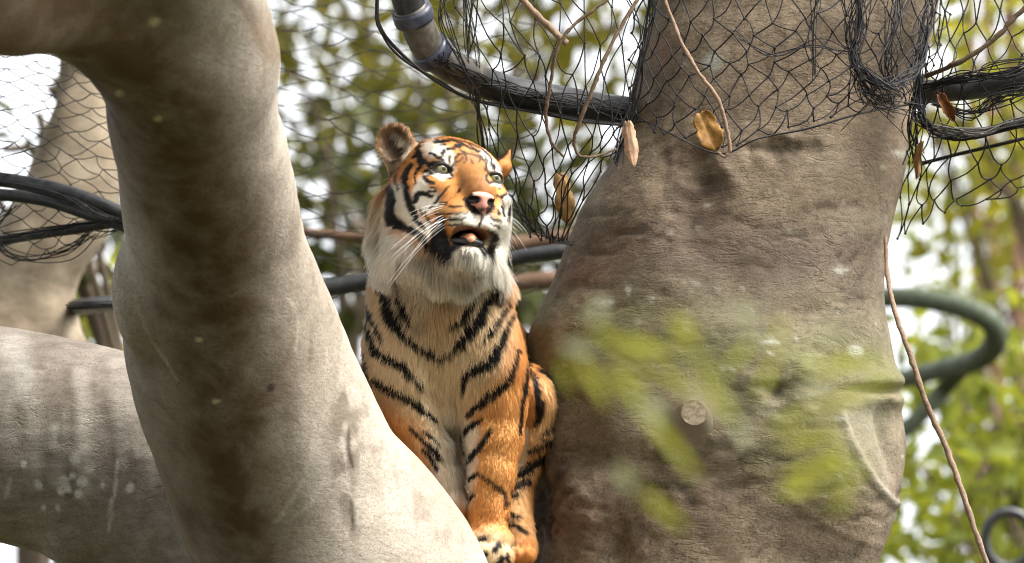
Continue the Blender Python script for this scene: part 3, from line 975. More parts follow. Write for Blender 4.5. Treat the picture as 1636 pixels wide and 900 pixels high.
# ---- coat pattern: lists of (points, widths) in the plane facing the animal
BLK = (0.010, 0.008, 0.007); BRN = (0.075, 0.032, 0.012)
STR = [
 ([(628, 258), (626, 277), (625, 291), (629, 306), (630, 320), (628, 339), (634, 353), (646, 360), (661, 369), (675, 378), (687, 389)], [8, 10, 11, 12, 13, 15, 17, 13, 10, 9, 6], BLK),
 ([(661, 265), (655, 274), (651, 285), (651, 298), (654, 315), (657, 327), (662, 340), (668, 348)], [7, 9, 9, 9, 9, 11, 10, 5], BLK),
 ([(665, 352), (673, 359), (682, 367)], [5, 5, 3], BLK),
 ([(682, 223), (674, 233), (672, 246), (676, 257), (684, 263), (696, 265)], [3, 6, 8, 8, 6, 5], BLK),
 ([(665, 252), (673, 249)], [5, 7], BLK), ([(675, 257), (674, 268), (668, 280), (665, 294)], [6, 6, 3, 3], BLK),
 ([(687, 272), (681, 275), (680, 284), (684, 291), (694, 294)], [3, 5, 5, 6, 5], BLK),
 ([(666, 322), (668, 313), (680, 311), (690, 316), (694, 314)], [9, 9, 8, 6, 3], BLK), ([(686, 308), (697, 307)], [3, 4], BLK),
 ([(719, 300), (712, 308), (704, 318), (697, 326), (688, 333)], [2, 3, 3, 3, 3], BLK),
 ([(681, 340), (684, 350), (690, 358)], [3, 3, 2], BLK), ([(672, 335), (676, 343)], [3, 3], BLK),
 ([(688, 247), (698, 251), (707, 257), (712, 263)], [4, 5, 5, 4], BLK),
 ([(707, 252), (709, 246), (714, 242), (720, 240), (727, 240)], [3, 5, 6, 5, 4], BLK),
 ([(720, 252), (718, 261)], [4, 3], BLK), ([(726, 262), (722, 270)], [2, 3], BRN),
 ([(729, 265), (729, 255), (735, 248), (748, 248), (761, 250), (771, 255), (776, 264), (776, 275)], [3, 4, 4, 3, 3, 4, 4, 3], BRN),
 ([(732, 262), (740, 255)], [2, 3], BRN), ([(743, 263), (746, 255), (744, 248)], [2, 3, 3], BRN), ([(764, 262), (768, 256)], [2, 3], BRN),
 ([(729, 236), (736, 235)], [7, 7], BLK), ([(710, 227), (724, 226), (742, 233), (753, 239), (768, 245)], [3, 3, 4, 3, 3], BLK),
 ([(719, 223), (745, 228), (765, 236), (775, 244), (784, 253), (785, 265)], [2, 3, 3, 3, 3, 3], BLK),
 ([(682, 225), (696, 221), (712, 222)], [3, 3, 2], BLK), ([(696, 229), (719, 227)], [3, 3], BLK), ([(705, 233), (714, 233)], [2, 2], BLK),
 ([(740, 222), (765, 229), (785, 238)], [2, 3, 2], BRN), ([(735, 241), (742, 245)], [2, 2], BLK), ([(749, 231), (760, 240)], [2, 2], BLK), ([(699, 225), (711, 230)], [2, 2], BLK), ([(775, 250), (780, 262)], [2, 2], BLK), ([(641, 268), (638, 288), (641, 305)], [2, 3, 2], BRN), ([(752, 256), (757, 264)], [2, 2], BRN), ([(690, 300), (698, 303)], [2, 2], BRN),
 ([(806, 283), (814, 292), (817, 308), (816, 323), (814, 337), (812, 352)], [3, 4, 4, 5, 5, 4], BLK),
 ([(797, 291), (807, 293), (810, 301), (808, 311), (800, 316), (793, 314)], [3, 4, 4, 4, 4, 3], BLK), ([(797, 303), (801, 298)], [3, 2], BRN),
 ([(789, 266), (790, 271)], [5, 6], BLK), ([(821, 302), (822, 315), (817, 330)], [3, 4, 4], BLK), ([(802, 322), (803, 335), (806, 346)], [3, 5, 4], BLK),
 ([(795, 338), (799, 345)], [4, 4], BLK), ([(786, 350), (800, 355)], [3, 3], BLK), ([(785, 358), (799, 365)], [3, 3], BLK),
 ([(708, 327), (716, 327)], [5, 4], BRN), ([(719, 332), (730, 331), (741, 332)], [2, 2.6, 2], BLK),
 ([(698, 342), (722, 343), (748, 342)], [2, 2.6, 1.2], BLK), ([(708, 352), (732, 352), (746, 351)], [4, 2.4, 1], BLK), ([(718, 361), (742, 359)], [3, 1], BLK),
 ([(735, 308), (736, 304)], [4, 3], BRN),
 # chest
 ([(604, 424), (606, 446), (618, 470), (629, 500), (642, 524), (664, 542), (688, 556), (705, 570)], [7, 8, 10, 16, 9, 6, 6, 4], BLK),
 ([(626, 432), (634, 450), (640, 466), (647, 486), (657, 508)], [6, 7, 7, 8, 5], BLK),
 ([(578, 448), (582, 472), (590, 494), (602, 516), (613, 540)], [4, 5, 5, 5, 3], BLK),
 ([(580, 500), (590, 524), (600, 552), (616, 566), (637, 573), (651, 586), (664, 600), (676, 614)], [3, 5, 8, 8, 7, 6, 4, 3], BLK),
 ([(599, 602), (620, 614), (640, 624), (660, 634), (674, 652), (696, 668)], [5, 9, 8, 8, 7, 3], BLK),
 ([(656, 682), (674, 702), (690, 716), (701, 727)], [2, 3, 7, 5], BLK), ([(676, 688), (690, 698), (701, 709)], [2, 3, 2], BLK),
 ([(676, 718), (690, 732), (697, 746)], [3, 4, 3], BLK), ([(582, 560), (588, 582)], [2, 2], BLK),
 ([(797, 436), (787, 462), (774, 480), (762, 504), (741, 531), (727, 551), (704, 564)], [5, 9, 9, 15, 11, 5, 4], BLK),
 ([(767, 456), (750, 478), (740, 498), (720, 509)], [4, 6, 6, 3], BLK),
 ([(816, 445), (813, 469), (800, 496), (787, 520), (773, 538)], [3, 5, 5, 5, 3], BLK),
 ([(819, 491), (807, 520), (796, 551), (782, 573), (756, 584), (743, 598), (739, 618)], [2, 4, 10, 13, 8, 6, 4], BLK),
 ([(826, 556), (820, 580), (811, 603), (791, 622), (768, 640), (748, 660)], [3, 4, 8, 9, 8, 5], BLK),
 ([(840, 535), (842, 571), (838, 616), (833, 645), (831, 693)], [3, 3, 4, 3, 2], BLK), ([(846, 580), (842, 620)], [2, 2], BLK),
 ([(770, 667), (751, 680), (737, 693)], [3, 7, 4], BLK), ([(783, 685), (767, 713), (747, 733)], [2, 6, 7], BLK), ([(760, 756), (749, 764)], [4, 4], BLK),
 ([(763, 753), (787, 770), (806, 787), (808, 807)], [2, 3, 4, 3], BRN), ([(756, 789), (748, 798)], [3, 3], BLK), ([(740, 700), (738, 712)], [2, 2], BLK),
 # paw
 ([(764, 860), (775, 856)], [4, 5], BLK), ([(790, 876), (796, 866)], [5, 6], BLK), ([(762, 878), (776, 882)], [4, 6], BLK), ([(796, 894), (803, 886)], [5, 6], BLK), ([(812, 892), (809, 884)], [3, 4], BLK),
 # hind leg
 ([(884, 686), (867, 701)], [5, 4], BLK), ([(879, 709), (862, 720), (846, 728)], [6, 6, 4], BLK), ([(877, 734), (850, 750), (831, 765)], [9, 11, 9], BLK),
 ([(845, 778), (822, 785)], [7, 7], BLK), ([(826, 797), (814, 802)], [4, 3], BLK), ([(812, 826), (826, 831)], [3, 4], BLK), ([(817, 842), (826, 846)], [3, 3], BLK), ([(828, 850), (838, 856)], [3, 3], BLK),
 ([(850, 600), (858, 625), (857, 660)], [3, 6, 4], BLK), ([(866, 640), (862, 668), (850, 684)], [3, 5, 3], BLK), ([(860, 594), (880, 606), (891, 640)], [4, 4, 3], BLK),
 ([(578, 582), (584, 606), (592, 625)], [10, 12, 8], BLK),
]
ORG = (0.59, 0.255, 0.075); DOR = (0.43, 0.165, 0.042); TAN = (0.69, 0.52, 0.32); PAL = (0.68, 0.53, 0.33); WHT = (0.80, 0.75, 0.65)
GRY = (0.30, 0.25, 0.19)
def coat(p, n):
    """base colour of the coat at tiger-space points p with outward normals n"""
    x = p[:, 0] + 1.6 * vnoise(p * 0.16, 3) + 0.8 * vnoise(p * 0.5, 5)
    y = p[:, 1] + 1.6 * vnoise(p * 0.16 + 50, 4) + 0.8 * vnoise(p * 0.5 + 9, 6)
    d = p[:, 2]
    c = np.tile(np.array(ORG), (len(p), 1))
    tone = fbm(p * 0.03, 3, 8)
    c = over(c, DOR, 0.5 * sstep(0.0, 0.6, tone))
    # chest, legs
    c = over(c, TAN, 0.95 * blob(x, y, 693, 530, 122, 138, 0, 0.22))
    c = over(c, PAL, 0.8 * blob(x, y, 705, 620, 45, 110, 0, 0.7))
    c = over(c, WHT, 0.9 * blob(x, y, 722, 730, 30, 75, 0, 0.4))
    c = over(c, (0.70, 0.56, 0.38), 0.75 * stroke(x, y, [(684, 640), (699, 700), (722, 780)], [16, 15, 6], 12))
    c = over(c, WHT, 0.7 * stroke(x, y, [(750, 690), (748, 740), (747, 800)], [26, 18, 6], 14))
    c = over(c, (0.03, 0.026, 0.022), 0.85 * blob(x, y, 725, 800, 24, 36, 0, 0.6) * sstep(20, 50, d))  # shade painted into the gap between the forelegs
    c = over(c, (0.62, 0.50, 0.33), 0.6 * stroke(x, y, [(585, 430), (588, 500), (600, 560)], [10, 14, 10], 14))
    c = over(c, (0.62, 0.33, 0.11), 0.5 * stroke(x, y, [(800, 620), (800, 700), (790, 780)], [50, 46, 30], 20))
    c = over(c, PAL, 0.85 * blob(x, y, 778, 872, 44, 26, 0, 0.4))
    c = over(c, (0.60, 0.36, 0.16), 0.9 * stroke(x, y, [(874, 610), (880, 650), (862, 710), (842, 750), (824, 800), (836, 890)], [26, 26, 40, 40, 36, 40], 10) * sstep(110, 160, d))
    c = over(c, WHT, 0.7 * stroke(x, y, [(836, 690), (832, 750)], [10, 10], 8) * sstep(110, 160, d))
    # throat and ruff
    c = over(c, GRY, 0.75 * blob(x, y, 690, 480, 74, 60, 0, 0.6) * (0.4 + 0.6 * sstep(-0.1, 0.4, fbm(p * 0.06, 2, 14))))
    c = over(c, (0.50, 0.29, 0.12), 0.5 * blob(x, y, 715, 495, 30, 50, 0, 0.7))
    c = over(c, (0.70, 0.56, 0.37), stroke(x, y, [(612, 262), (602, 310), (598, 350)], [30, 46, 50], 16))
    yw = y + 16 * fbm(p * 0.07, 3, 95); xw = x + 8 * fbm(p * 0.07 + 40, 2, 96)
    c = over(c, WHT, 0.95 * stroke(xw, yw, [(598, 372), (625, 400), (660, 420), (705, 440), (760, 428), (800, 400), (824, 350), (828, 310)], [40, 56, 44, 40, 44, 44, 34, 18], 24))
    c = over(c, (0.66, 0.52, 0.34), 0.7 * stroke(x, y, [(822, 260), (829, 300), (829, 340)], [22, 22, 16], 10))
    # head
    face = blob(x, y, 722, 280, 104, 100, 8, 0.25)
    c = over(c, ORG, 0.9 * face)
    c = over(c, WHT, 0.95 * stroke(x, y, [(640, 300), (644, 330), (660, 352), (690, 372)], [14, 16, 18, 16], 7))
    c = over(c, WHT, 0.95 * blob(x, y, 680, 322, 24, 20, -20, 0.35))
    c = over(c, WHT, 0.9 * blob(x, y, 674, 300, 10, 16, 20, 0.5))
    c = over(c, WHT, 0.9 * blob(x, y, 695, 240, 17, 15, -10, 0.4))
    c = over(c, WHT, 0.9 * blob(x, y, 717, 258, 11, 20, -15, 0.4))
    c = over(c, WHT, 0.92 * stroke(x, y, [(772, 246), (780, 258), (789, 270), (800, 278)], [9, 13, 12, 6], 5))
    c = over(c, WHT, 0.9 * stroke(x, y, [(812, 318), (808, 340), (806, 370), (812, 395)], [14, 18, 24, 24], 7))
    c = over(c, WHT, 0.92 * stroke(x, y, [(686, 270), (696, 281), (710, 288)], [4, 5, 4], 2.5))
    c = over(c, WHT, 0.92 * stroke(x, y, [(784, 298), (792, 294), (798, 288)], [4, 5, 4], 2.5))
    bridge = stroke(x, y, [(752, 262), (757, 285), (764, 310)], [36, 44, 46], 9)
    c = over(c, (0.32, 0.145, 0.047), 0.95 * bridge)
    c = over(c, (0.50, 0.22, 0.06), 0.8 * stroke(x, y, [(722, 318), (738, 318)], [18, 20], 10))
    # white muzzle
    c = over(c, WHT, 0.95 * stroke(x, y, [(728, 354), (748, 352), (762, 356), (775, 352), (788, 360), (790, 374)], [16, 24, 22, 18, 22, 14], 6))
    c = over(c, (0.58, 0.33, 0.13), 0.7 * stroke(x, y, [(702, 337), (725, 339), (745, 338)], [7, 8, 6], 4))
    c = over(c, (0.66, 0.47, 0.22), 0.7 * blob(x, y, 797, 347, 8, 8, 0, 0.5))
    c = over(c, WHT, 0.97 * blob(x, y, 750, 418, 42, 26, 0, 0.4))
    c = over(c, (0.16, 0.13, 0.10), 0.65 * blob(x, y, 682, 410, 20, 14, 10, 0.6))
    f = sstep(-0.05, 0.25, -n[:, 2]) * sstep(150, 90, d) + sstep(110, 150, d) * sstep(-0.2, 0.1, -n[:, 2])
    f = np.clip(f, 0, 1)
    side = sstep(130, 70, d)
    for pts, w, col in STR:
        soft = 2.0 if np.mean([q[1] for q in pts]) < 420 else 2.8
        low = np.mean([q[1] for q in pts]) > 420
        ww = [q * 1.3 + 1.6 for q in w] if low else w
        c = over(c, col, stroke(x, y, pts, ww, soft) * np.maximum(f, 0.0))
    # stripes over the flanks and back, bands across the body
    back = sstep(90, 160, d) * (1 - f)
    band = np.sin(d * 0.085 + 1.8 * fbm(p * 0.012, 2, 61) + 0.010 * y)
    c = over(c, BLK, back * sstep(0.45, 0.7, band))
    # lips, mouth, nose
    h = to_head(p)
    lip = stroke(x, y, [(706, 352), (703, 368), (704, 384), (710, 400), (722, 410)], [12, 22, 28, 24, 8], 5) * f * (1 - blob(x, y, 750, 428, 40, 22, 0, .3))
    c = over(c, (0.012, 0.010, 0.010), lip)
    c = over(c, (0.012, 0.010, 0.010), stroke(x, y, [(780, 372), (790, 380), (786, 396), (776, 404)], [6, 12, 12, 6], 4) * f)
    c = over(c, (0.020, 0.018, 0.018), stroke(x, y, [(722, 398), (735, 390), (750, 386), (765, 391), (773, 402)], [10, 10, 10, 10, 8], 3) * f)
    c = over(c, (0.05, 0.045, 0.04), 0.7 * blob(x, y, 748, 400, 17, 9, 8, 0.6) * (vnoise(p * 0.35, 23) > -0.1))
    mouth = blob(x, y, 752, 373, 34, 12, 12, 0.3) * (h[:, 1] < -95) * (h[:, 1] > -124) * (np.abs(h[:, 0]) < 34)
    c = over(c, (0.16, 0.065, 0.038), mouth)
    # whisker dots
    for rr in range(4):
        for cc in range(5):
            wx, wy = 728 + cc * 7 + rr * 2, 341 + rr * 7
            c = over(c, BLK, 0.55 * blob(x, y, wx, wy, 1.1, 1.0) * f)
    nose = blob(x, y, 768, 329, 19, 14, 10, 0.25) * f * sstep(-75, -66, h[:, 1])
    c = over(c, (0.62, 0.27, 0.20), nose)
    c = over(c, (0.62, 0.27, 0.20), stroke(x, y, [(769, 336), (770, 345)], [9, 4], 2) * f)
    c = over(c, (0.012, 0.008, 0.008), stroke(x, y, [(746, 321), (751, 329), (760, 338), (767, 342)], [8, 11, 10, 4], 2.5) * f)
    c = over(c, (0.012, 0.008, 0.008), stroke(x, y, [(787, 332), (783, 338), (778, 342)], [8, 8, 4], 2.5) * f)
    c = over(c, (0.02, 0.015, 0.012), stroke(x, y, [(770, 344), (770, 354), (766, 362)], [3, 3, 3], 2) * f)
    # eye rims
    c = over(c, BLK, stroke(x, y, [(685, 263), (694, 263), (706, 262), (716, 270), (722, 284)], [4, 5, 5, 8, 8], 2) * f)
    c = over(c, BLK, stroke(x, y, [(686, 266), (696, 277), (707, 282), (718, 284)], [3, 3, 3, 6], 1.8) * f)
    c = over(c, BLK, stroke(x, y, [(777, 288), (782, 279), (792, 278), (804, 283)], [4, 4, 5, 3], 2) * f)
    c = over(c, BLK, stroke(x, y, [(777, 290), (784, 294), (793, 290), (798, 284)], [3, 3, 5, 5], 1.8) * f)
    er = np.sqrt(((np.abs(h[:, 0]) - 46.5) / 15.5) ** 2 + (h[:, 1] / 10.0) ** 2)
    lowr = sstep(-1.5, -6, h[:, 1]) * (np.abs(h[:, 0]) > 36)
    c = over(c, WHT, lowr * (1 - sstep(1.45, 1.75, er)) * (h[:, 2] > -16))
    c = over(c, BLK, (1 - sstep(0.95, 1.15, er)) * (h[:, 2] > -14))
    # ears
    for s in (-1, 1):
        e = p - EARC[s]
        r = np.linalg.norm(e * np.array([1, 0.85, 1]), axis=1)
        nh = n @ HR.T
        inn = sstep(48, 36, r)
        fw = n @ EAR[s][1]
        c = over(c, (0.30, 0.21, 0.13), 0.8 * inn * sstep(0.2, 0.6, fw))
        c = over(c, (0.035, 0.024, 0.017), 0.85 * blob(x, y, EARC[s][0] + 2, EARC[s][1] + 8, 20, 26, 0, 0.6) * sstep(0.1, 0.5, fw))
        c = over(c, (0.62, 0.54, 0.42), 0.9 * inn * stroke(x, y, [(EARC[s][0] + 20, EARC[s][1] + 26), (EARC[s][0] + 16, EARC[s][1] + 6), (EARC[s][0] - 2, EARC[s][1] - 10)], [12, 10, 6], 6) * sstep(-0.2, 0.2, fw) * (s < 0))
        c = over(c, BLK, 0.9 * inn * sstep(-0.1, -0.45, fw) * (s < 0))
        if s > 0:
            c = over(c, ORG, 0.9 * inn)
            c = over(c, BLK, 0.95 * inn * stroke(x, y, [(792, 257), (799, 251), (806, 244), (814, 233)], [3, 6, 7, 6], 2.5))
    return np.clip(c, 0, 1)

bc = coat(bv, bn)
hp = to_head(bv)
m = N("tiger_skin")
a = m.attr("coat")
m.principled(a.outputs["Color"], 0.62, 0.3, m.bump(m.noise(300, 3, 0.6, m.coords()), 0.25, 0.002))
skin = m.m
TBASE = tw(np.array([778.0, 892.0, -10.0]))
tiger = thing("tiger", "orange black-striped tiger sitting between the two tree trunks with its mouth open", "tiger", TBASE)
body = new_mesh("body", tw(bv), bf, skin, tiger, attrs={"coat": bc})

# ---- fur
def fur_field(p, n):
    """length and lie of the hair"""
    h = to_head(p)
    x, y, d = p.T
    head = sstep(-178, -148, h[:, 1]) * sstep(-142, -120, h[:, 2]) * sstep(135, 112, np.abs(h[:, 0]))
    L = np.full(len(p), 11.0)
    chest = blob(x, y, 700, 540, 90, 130, 0, 0.6) * sstep(140, 60, d)
    L = L + 6 * chest + 4 * blob(x, y, 700, 470, 95, 50, 0, 0.6) * sstep(120, 60, d)
    leg = sstep(620, 680, y) * sstep(150, 100, d)
    L = L * (1 - leg) + 6.5 * leg
    belly = blob(x, y, 718, 700, 26, 80, 0, 0.5) * sstep(-10, 25, d)
    L = L + 16 * belly
    # lie: body
    lie = np.stack([0.0020 * (x - 705), np.ones(len(p)), 0.15 + 0 * x], -1)
    # face: away from the nose
    away = h - np.array([0, -45, 85.0])
    away = away / (np.linalg.norm(away, axis=1)[:, None] + 1e-9)
    away = away * np.array([1.15, 1, 1]) + np.array([0, -0.25, -0.1])
    hl = away @ HR
    lie = lie * (1 - head[:, None]) + hl * head[:, None]
    sh = sstep(-70, -20, h[:, 2])                      # short on the face
    facel = 3.2 + 9 * sstep(0, -80, h[:, 2])
    jaw = -104 - 0.25 * np.clip(-h[:, 2] - 20, 0, 60) + 8 * vnoise(p * 0.05, 91)
    ruff = np.maximum(sstep(-84, -104, h[:, 2]) * sstep(50, 66, np.abs(h[:, 0])) * sstep(34, 0, h[:, 1]),
                      sstep(0, -16, h[:, 1] - jaw) * sstep(14, -16, h[:, 2]))
    facel = facel + 18 * ruff * (1 - 0.45 * sstep(-130, -155, h[:, 1]) * sstep(20, 60, np.abs(h[:, 0])))
    chin = sstep(-126, -140, h[:, 1]) * sstep(60, 20, np.abs(h[:, 0])) * sstep(-40, 0, h[:, 2])
    facel = facel + 14 * chin
    throat = sstep(-125, -150, h[:, 1]) * sstep(40, 0, h[:, 2])
    facel = facel + 9 * throat * (1 - ruff)
    facel = facel * (1 + 0.35 * np.maximum(ruff, throat) * fbm(p * 0.05, 2, 93))
    L = L * (1 - head) + facel * head
    dn = np.array([0, 1.0, 0.0])
    w = np.clip(0.85 * ruff + 0.9 * chin + 0.9 * throat, 0, 0.9)[:, None] * head[:, None]
    outw = np.stack([np.sign(h[:, 0]) * 0.36 * sstep(30, 90, np.abs(h[:, 0])), 0 * x, 0 * x], -1)
    lie = lie * (1 - w) + (dn + outw) * w
    # ears
    for s in (-1, 1):
        e = p - EARC[s]
        r = np.linalg.norm(e, axis=1)
        ei = sstep(56, 40, r)
        fw = n @ EAR[s][1]
        L = np.where(ei > 0.3, (4.0 if s < 0 else 3.6) + 12 * sstep(0.2, 0.7, fw) * sstep(36, 22, r), L)
        lie = np.where((ei > 0.3)[:, None], np.stack([0.2 + 0 * x, -0.5 + 0 * x, -0.2 + 0 * x], -1) + 0.02 * e, lie)
    lift = 0.28 + 0.22 * ruff * head + 0.25 * throat * head + 0.2 * belly
    return L, lie, lift

def bald(p):
    h = to_head(p)
    x, y = p[:, 0], p[:, 1]
    fr = (h[:, 2] > -30)
    b = np.zeros(len(p), bool)
    b |= fr & (blob(x, y, 768, 330, 19, 14, 10, 0.1) > 0.5) & (h[:, 1] > -70)
    b |= fr & (h[:, 1] < -96) & (h[:, 1] > -121) & (np.abs(h[:, 0]) < 36) & (h[:, 2] < 92) & (blob(x, y, 752, 378, 42, 17, 10, 0.1) > 0.5)
    b |= (np.sqrt(((np.abs(h[:, 0]) - 46.5) / 15.5) ** 2 + (h[:, 1] / 10.0) ** 2) < 1.0) & (h[:, 2] > -20)
    return b

def make_fur(name, count, parent, seed, sel=None, lenmul=1.0, rad=0.42, segs=5, spread=0.22, pale=0.0):
    r = np.random.default_rng(seed)
    q = bf
    A = np.linalg.norm(np.cross(bv[q[:, 2]] - bv[q[:, 0]], bv[q[:, 3]] - bv[q[:, 1]]), axis=1) * 0.5
    fn = bn[q].mean(1); fc = bv[q].mean(1)
    hh = to_head(fc)
    wgt = A * np.where(fn[:, 2] > 0.35, 0.10, 1.0) * np.where(fc[:, 2] > 180, 0.35, 1.0)
    wgt = wgt * np.where((hh[:, 2] > -80) & (np.abs(hh[:, 0]) < 110) & (hh[:, 1] > -130) & (fn[:, 2] < 0.3), 2.6, 1.0)
    if sel is not None:
        wgt = wgt * sel(fc, fn)
    pick = r.choice(len(q), count, p=wgt / wgt.sum())
    a, b = r.random(count)[:, None], r.random(count)[:, None]
    c0, c1, c2, c3 = (bv[q[pick, k]] for k in range(4))
    p = (c0 * (1 - a) + c1 * a) * (1 - b) + (c3 * (1 - a) + c2 * a) * b
    n0, n1, n2, n3 = (bn[q[pick, k]] for k in range(4))
    n = (n0 * (1 - a) + n1 * a) * (1 - b) + (n3 * (1 - a) + n2 * a) * b
    n /= np.linalg.norm(n, axis=1)[:, None]
    keep = ~bald(p)
    p, n = p[keep], n[keep]
    count = len(p)
    col = coat(p, n)
    if pale:
        k_ = (pale * r.uniform(0.4, 1.0, count))[:, None] * sstep(510, 430, p[:, 1])[:, None]
        col = col * (1 - k_) + (np.array(WHT) * 0.55 + np.array(TAN) * 0.4) * k_
    L, lie, lift = fur_field(p, n)
    L = L * lenmul * r.uniform(0.65, 1.15, count)
    # clumps: neighbouring hairs lean together
    nz = np.stack([fbm(p * 0.085, 2, s) for s in (101, 111, 121)], -1)
    nz2 = np.stack([vnoise(p * 0.25, s) for s in (131, 141, 151)], -1)
    clump = np.clip(L / 14, 0.3, 1.6)[:, None]
    t = lie - n * (lie * n).sum(1)[:, None]
    t /= np.linalg.norm(t, axis=1)[:, None] + 1e-9
    dirv = t + n * lift[:, None] + (0.30 * nz + 0.18 * nz2) * clump + r.normal(0, spread, (count, 3)) * 0.6
    dirv /= np.linalg.norm(dirv, axis=1)[:, None]
    bend = np.array([0, 1.0, 0.05]) * np.clip(L / 40, 0, 0.9)[:, None] - n * 0.10
    s = np.linspace(0, 1, segs)
    pts = p[:, None] + dirv[:, None] * (L[:, None] * s)[..., None] + bend[:, None] * (0.45 * L[:, None] * s ** 2)[..., None]
    pts -= n[:, None] * 0.6
    pts_w = tw(pts)
    nw = to_world(np.stack([n[:, 0], n[:, 2], -n[:, 1]], -1)) - CAM
    dw = to_world(np.stack([dirv[:, 0], dirv[:, 2], -dirv[:, 1]], -1)) - CAM
    org = np.array(parent.location)
    cv = bpy.data.hair_curves.new(name)
    cv.add_curves([segs] * count)
    cv.attributes["position"].data.foreach_set("vector", (pts_w - org).astype(np.float32).ravel())
    ra = cv.attributes.get("radius") or cv.attributes.new("radius", 'FLOAT', 'POINT')
    base = rad * r.uniform(0.7, 1.2, count) * np.where(L > 20, 1.15, 1.0)
    rr = base[:, None] * np.array([1.0, 0.95, 0.8, 0.55, 0.18][:segs] if segs == 5 else np.linspace(1, .2, segs))
    ra.data.foreach_set("value", (rr / TS).astype(np.float32).ravel())
    # root slightly darker underfur is left to shadow; every hair varies a little
    jit = r.uniform(0.82, 1.18, count)[:, None] * (1 + 0.16 * fbm(p * 0.12, 2, 77))[:, None]
    colr = np.clip(col * jit, 0, 0.95)
    ca = cv.attributes.new("coat", 'FLOAT_COLOR', 'CURVE')
    ca.data.foreach_set("color", np.hstack([colr, np.ones((count, 1))]).astype(np.float32).ravel())
    na = cv.attributes.new("lie_normal", 'FLOAT_VECTOR', 'CURVE')
    nn = nw + 0.25 * dw + r.normal(0, 0.12, (count, 3))
    nn /= np.linalg.norm(nn, axis=1)[:, None]
    na.data.foreach_set("vector", nn.astype(np.float32).ravel())
    ob = bpy.data.objects.new(name, cv)
    COL.objects.link(ob)
    ob.parent = parent
    cv.materials.append(fur_mat)
    return ob

m = N("tiger_fur")
a = m.attr("coat")
na = m.attr("lie_normal")
b = m.n("BsdfPrincipled")
m.put(b, "Base Color", a.outputs["Color"]); m.put(b, "Roughness", 0.6); m.put(b, "Specular IOR Level", 0.14)
m.t.links.new(na.outputs["Vector"], b.inputs["Normal"])
tl = m.n("BsdfTranslucent")
m.put(tl, "Color", a.outputs["Color"])
mx = m.n("MixShader"); m.put(mx, 0, 0.18)
m.t.links.new(b.outputs[0], mx.inputs[1]); m.t.links.new(tl.outputs[0], mx.inputs[2])
m.t.links.new(mx.outputs[0], m.out.inputs["Surface"])
fur_mat = m.m
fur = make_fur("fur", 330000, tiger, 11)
ruff = make_fur("ruff", 26000, tiger, 12, sel=lambda c, n: (fur_field(c, n)[0] > 24) * 1.0, lenmul=1.25, rad=0.5)
fluff = make_fur("chest_fluff", 6000, tiger, 13, sel=lambda c, n: blob(c[:, 0], c[:, 1], 706, 446, 60, 26, 0, 0.6) * (c[:, 2] < 60) * 1.0, lenmul=1.15, rad=0.48, spread=0.6, pale=0.8)

# ---- eyes
def eyeball(r, hx, hu, hf, look):
    ctr = H(hx, hu, hf)
    look = np.asarray(look, float); look /= np.linalg.norm(look)
    u = np.cross(look, [0, 1, 0]); u /= np.linalg.norm(u); w = np.cross(look, u)
    vs_, fs_, cols = [], [], []
    nr, ns = 26, 32
    for i in range(nr + 1):
        ang = math.pi * i / nr * 0.75
        for k in range(ns):
            t = 2 * math.pi * k / ns
            bulge = 1.0 + 0.05 * math.exp(-(ang / 0.45) ** 2)
            vs_.append(ctr + r * bulge * (look * math.cos(ang) + (u * math.cos(t) + w * math.sin(t)) * math.sin(ang)))
            if ang < 0.25: cc = (0.004, 0.004, 0.004)
            elif ang < 0.76:
                z = 1.0 + 0.5 * math.sin(t * 9 + 3 * math.sin(t * 4)) * (ang - 0.17)
                cc = (0.17 * z, 0.165 * z, 0.08 * z) if ang < 0.66 else (0.08, 0.08, 0.035)
            else: cc = (0.03, 0.02, 0.014)
            cols.append(cc)
    for i in range(nr):
        for k in range(ns):
            fs_.append((i * ns + k, i * ns + (k + 1) % ns, (i + 1) * ns + (k + 1) % ns, (i + 1) * ns + k))
    return np.array(vs_), np.array(fs_), np.array(cols), ctr
m = N("tiger_eye")
m.principled(m.attr("iris").outputs["Color"], 0.06, 0.35)
eye_mat = m.m
LOOK = HR[2] * 1.0 + np.array([0.12, -0.05, 0])
for hx in (-46, 46):
    ev, ef, ec, ctr = eyeball(14.8, hx, 0.0, -5.6, LOOK)

    new_mesh("eye", tw(ev), ef, eye_mat, tiger, attrs={"iris": ec})

# ---- nose pad
NF = Field((725, 295, -215), (815, 365, -60), 1.4)
NF.ell(H(0, -51, 69), (20, 11, 14), HR, 4)
NF.ell(H(0, -60, 69), (9, 13, 13), HR, 5)
for s in (-1, 1):
    NF.ell(H(s * 13, -55, 67), (10, 10, 13), HR, 4)
for s in (-1, 1):
    NF.ell(H(s * 11.5, -58, 81), (6.0, 5.0, 10), HR, 2, True)
    NF.ell(H(s * 19, -55, 76), (7, 2.6, 10), HR, 2, True)
nv_, nf_ = NF.mesh(2)
nh_ = to_head(nv_)
nc_ = np.tile(np.array([0.60, 0.255, 0.195]), (len(nv_), 1))
nc_ = over(nc_, (0.66, 0.33, 0.26), 0.6 * sstep(-0.3, 0.4, fbm(nv_ * 0.2, 2, 3)))
for s in (-1, 1):
    rr_ = np.sqrt(((nh_[:, 0] - s * 14.5) / 8.5) ** 2 + ((nh_[:, 1] + 57.5) / 6.2) ** 2)
    nc_ = over(nc_, (0.010, 0.007, 0.007), 1 - sstep(0.85, 1.15, rr_))
    nc_ = over(nc_, (0.012, 0.009, 0.008), sstep(16.5, 19.5, s * nh_[:, 0]))
nc_ = over(nc_, (0.03, 0.02, 0.018), sstep(-66, -71, nh_[:, 1]))
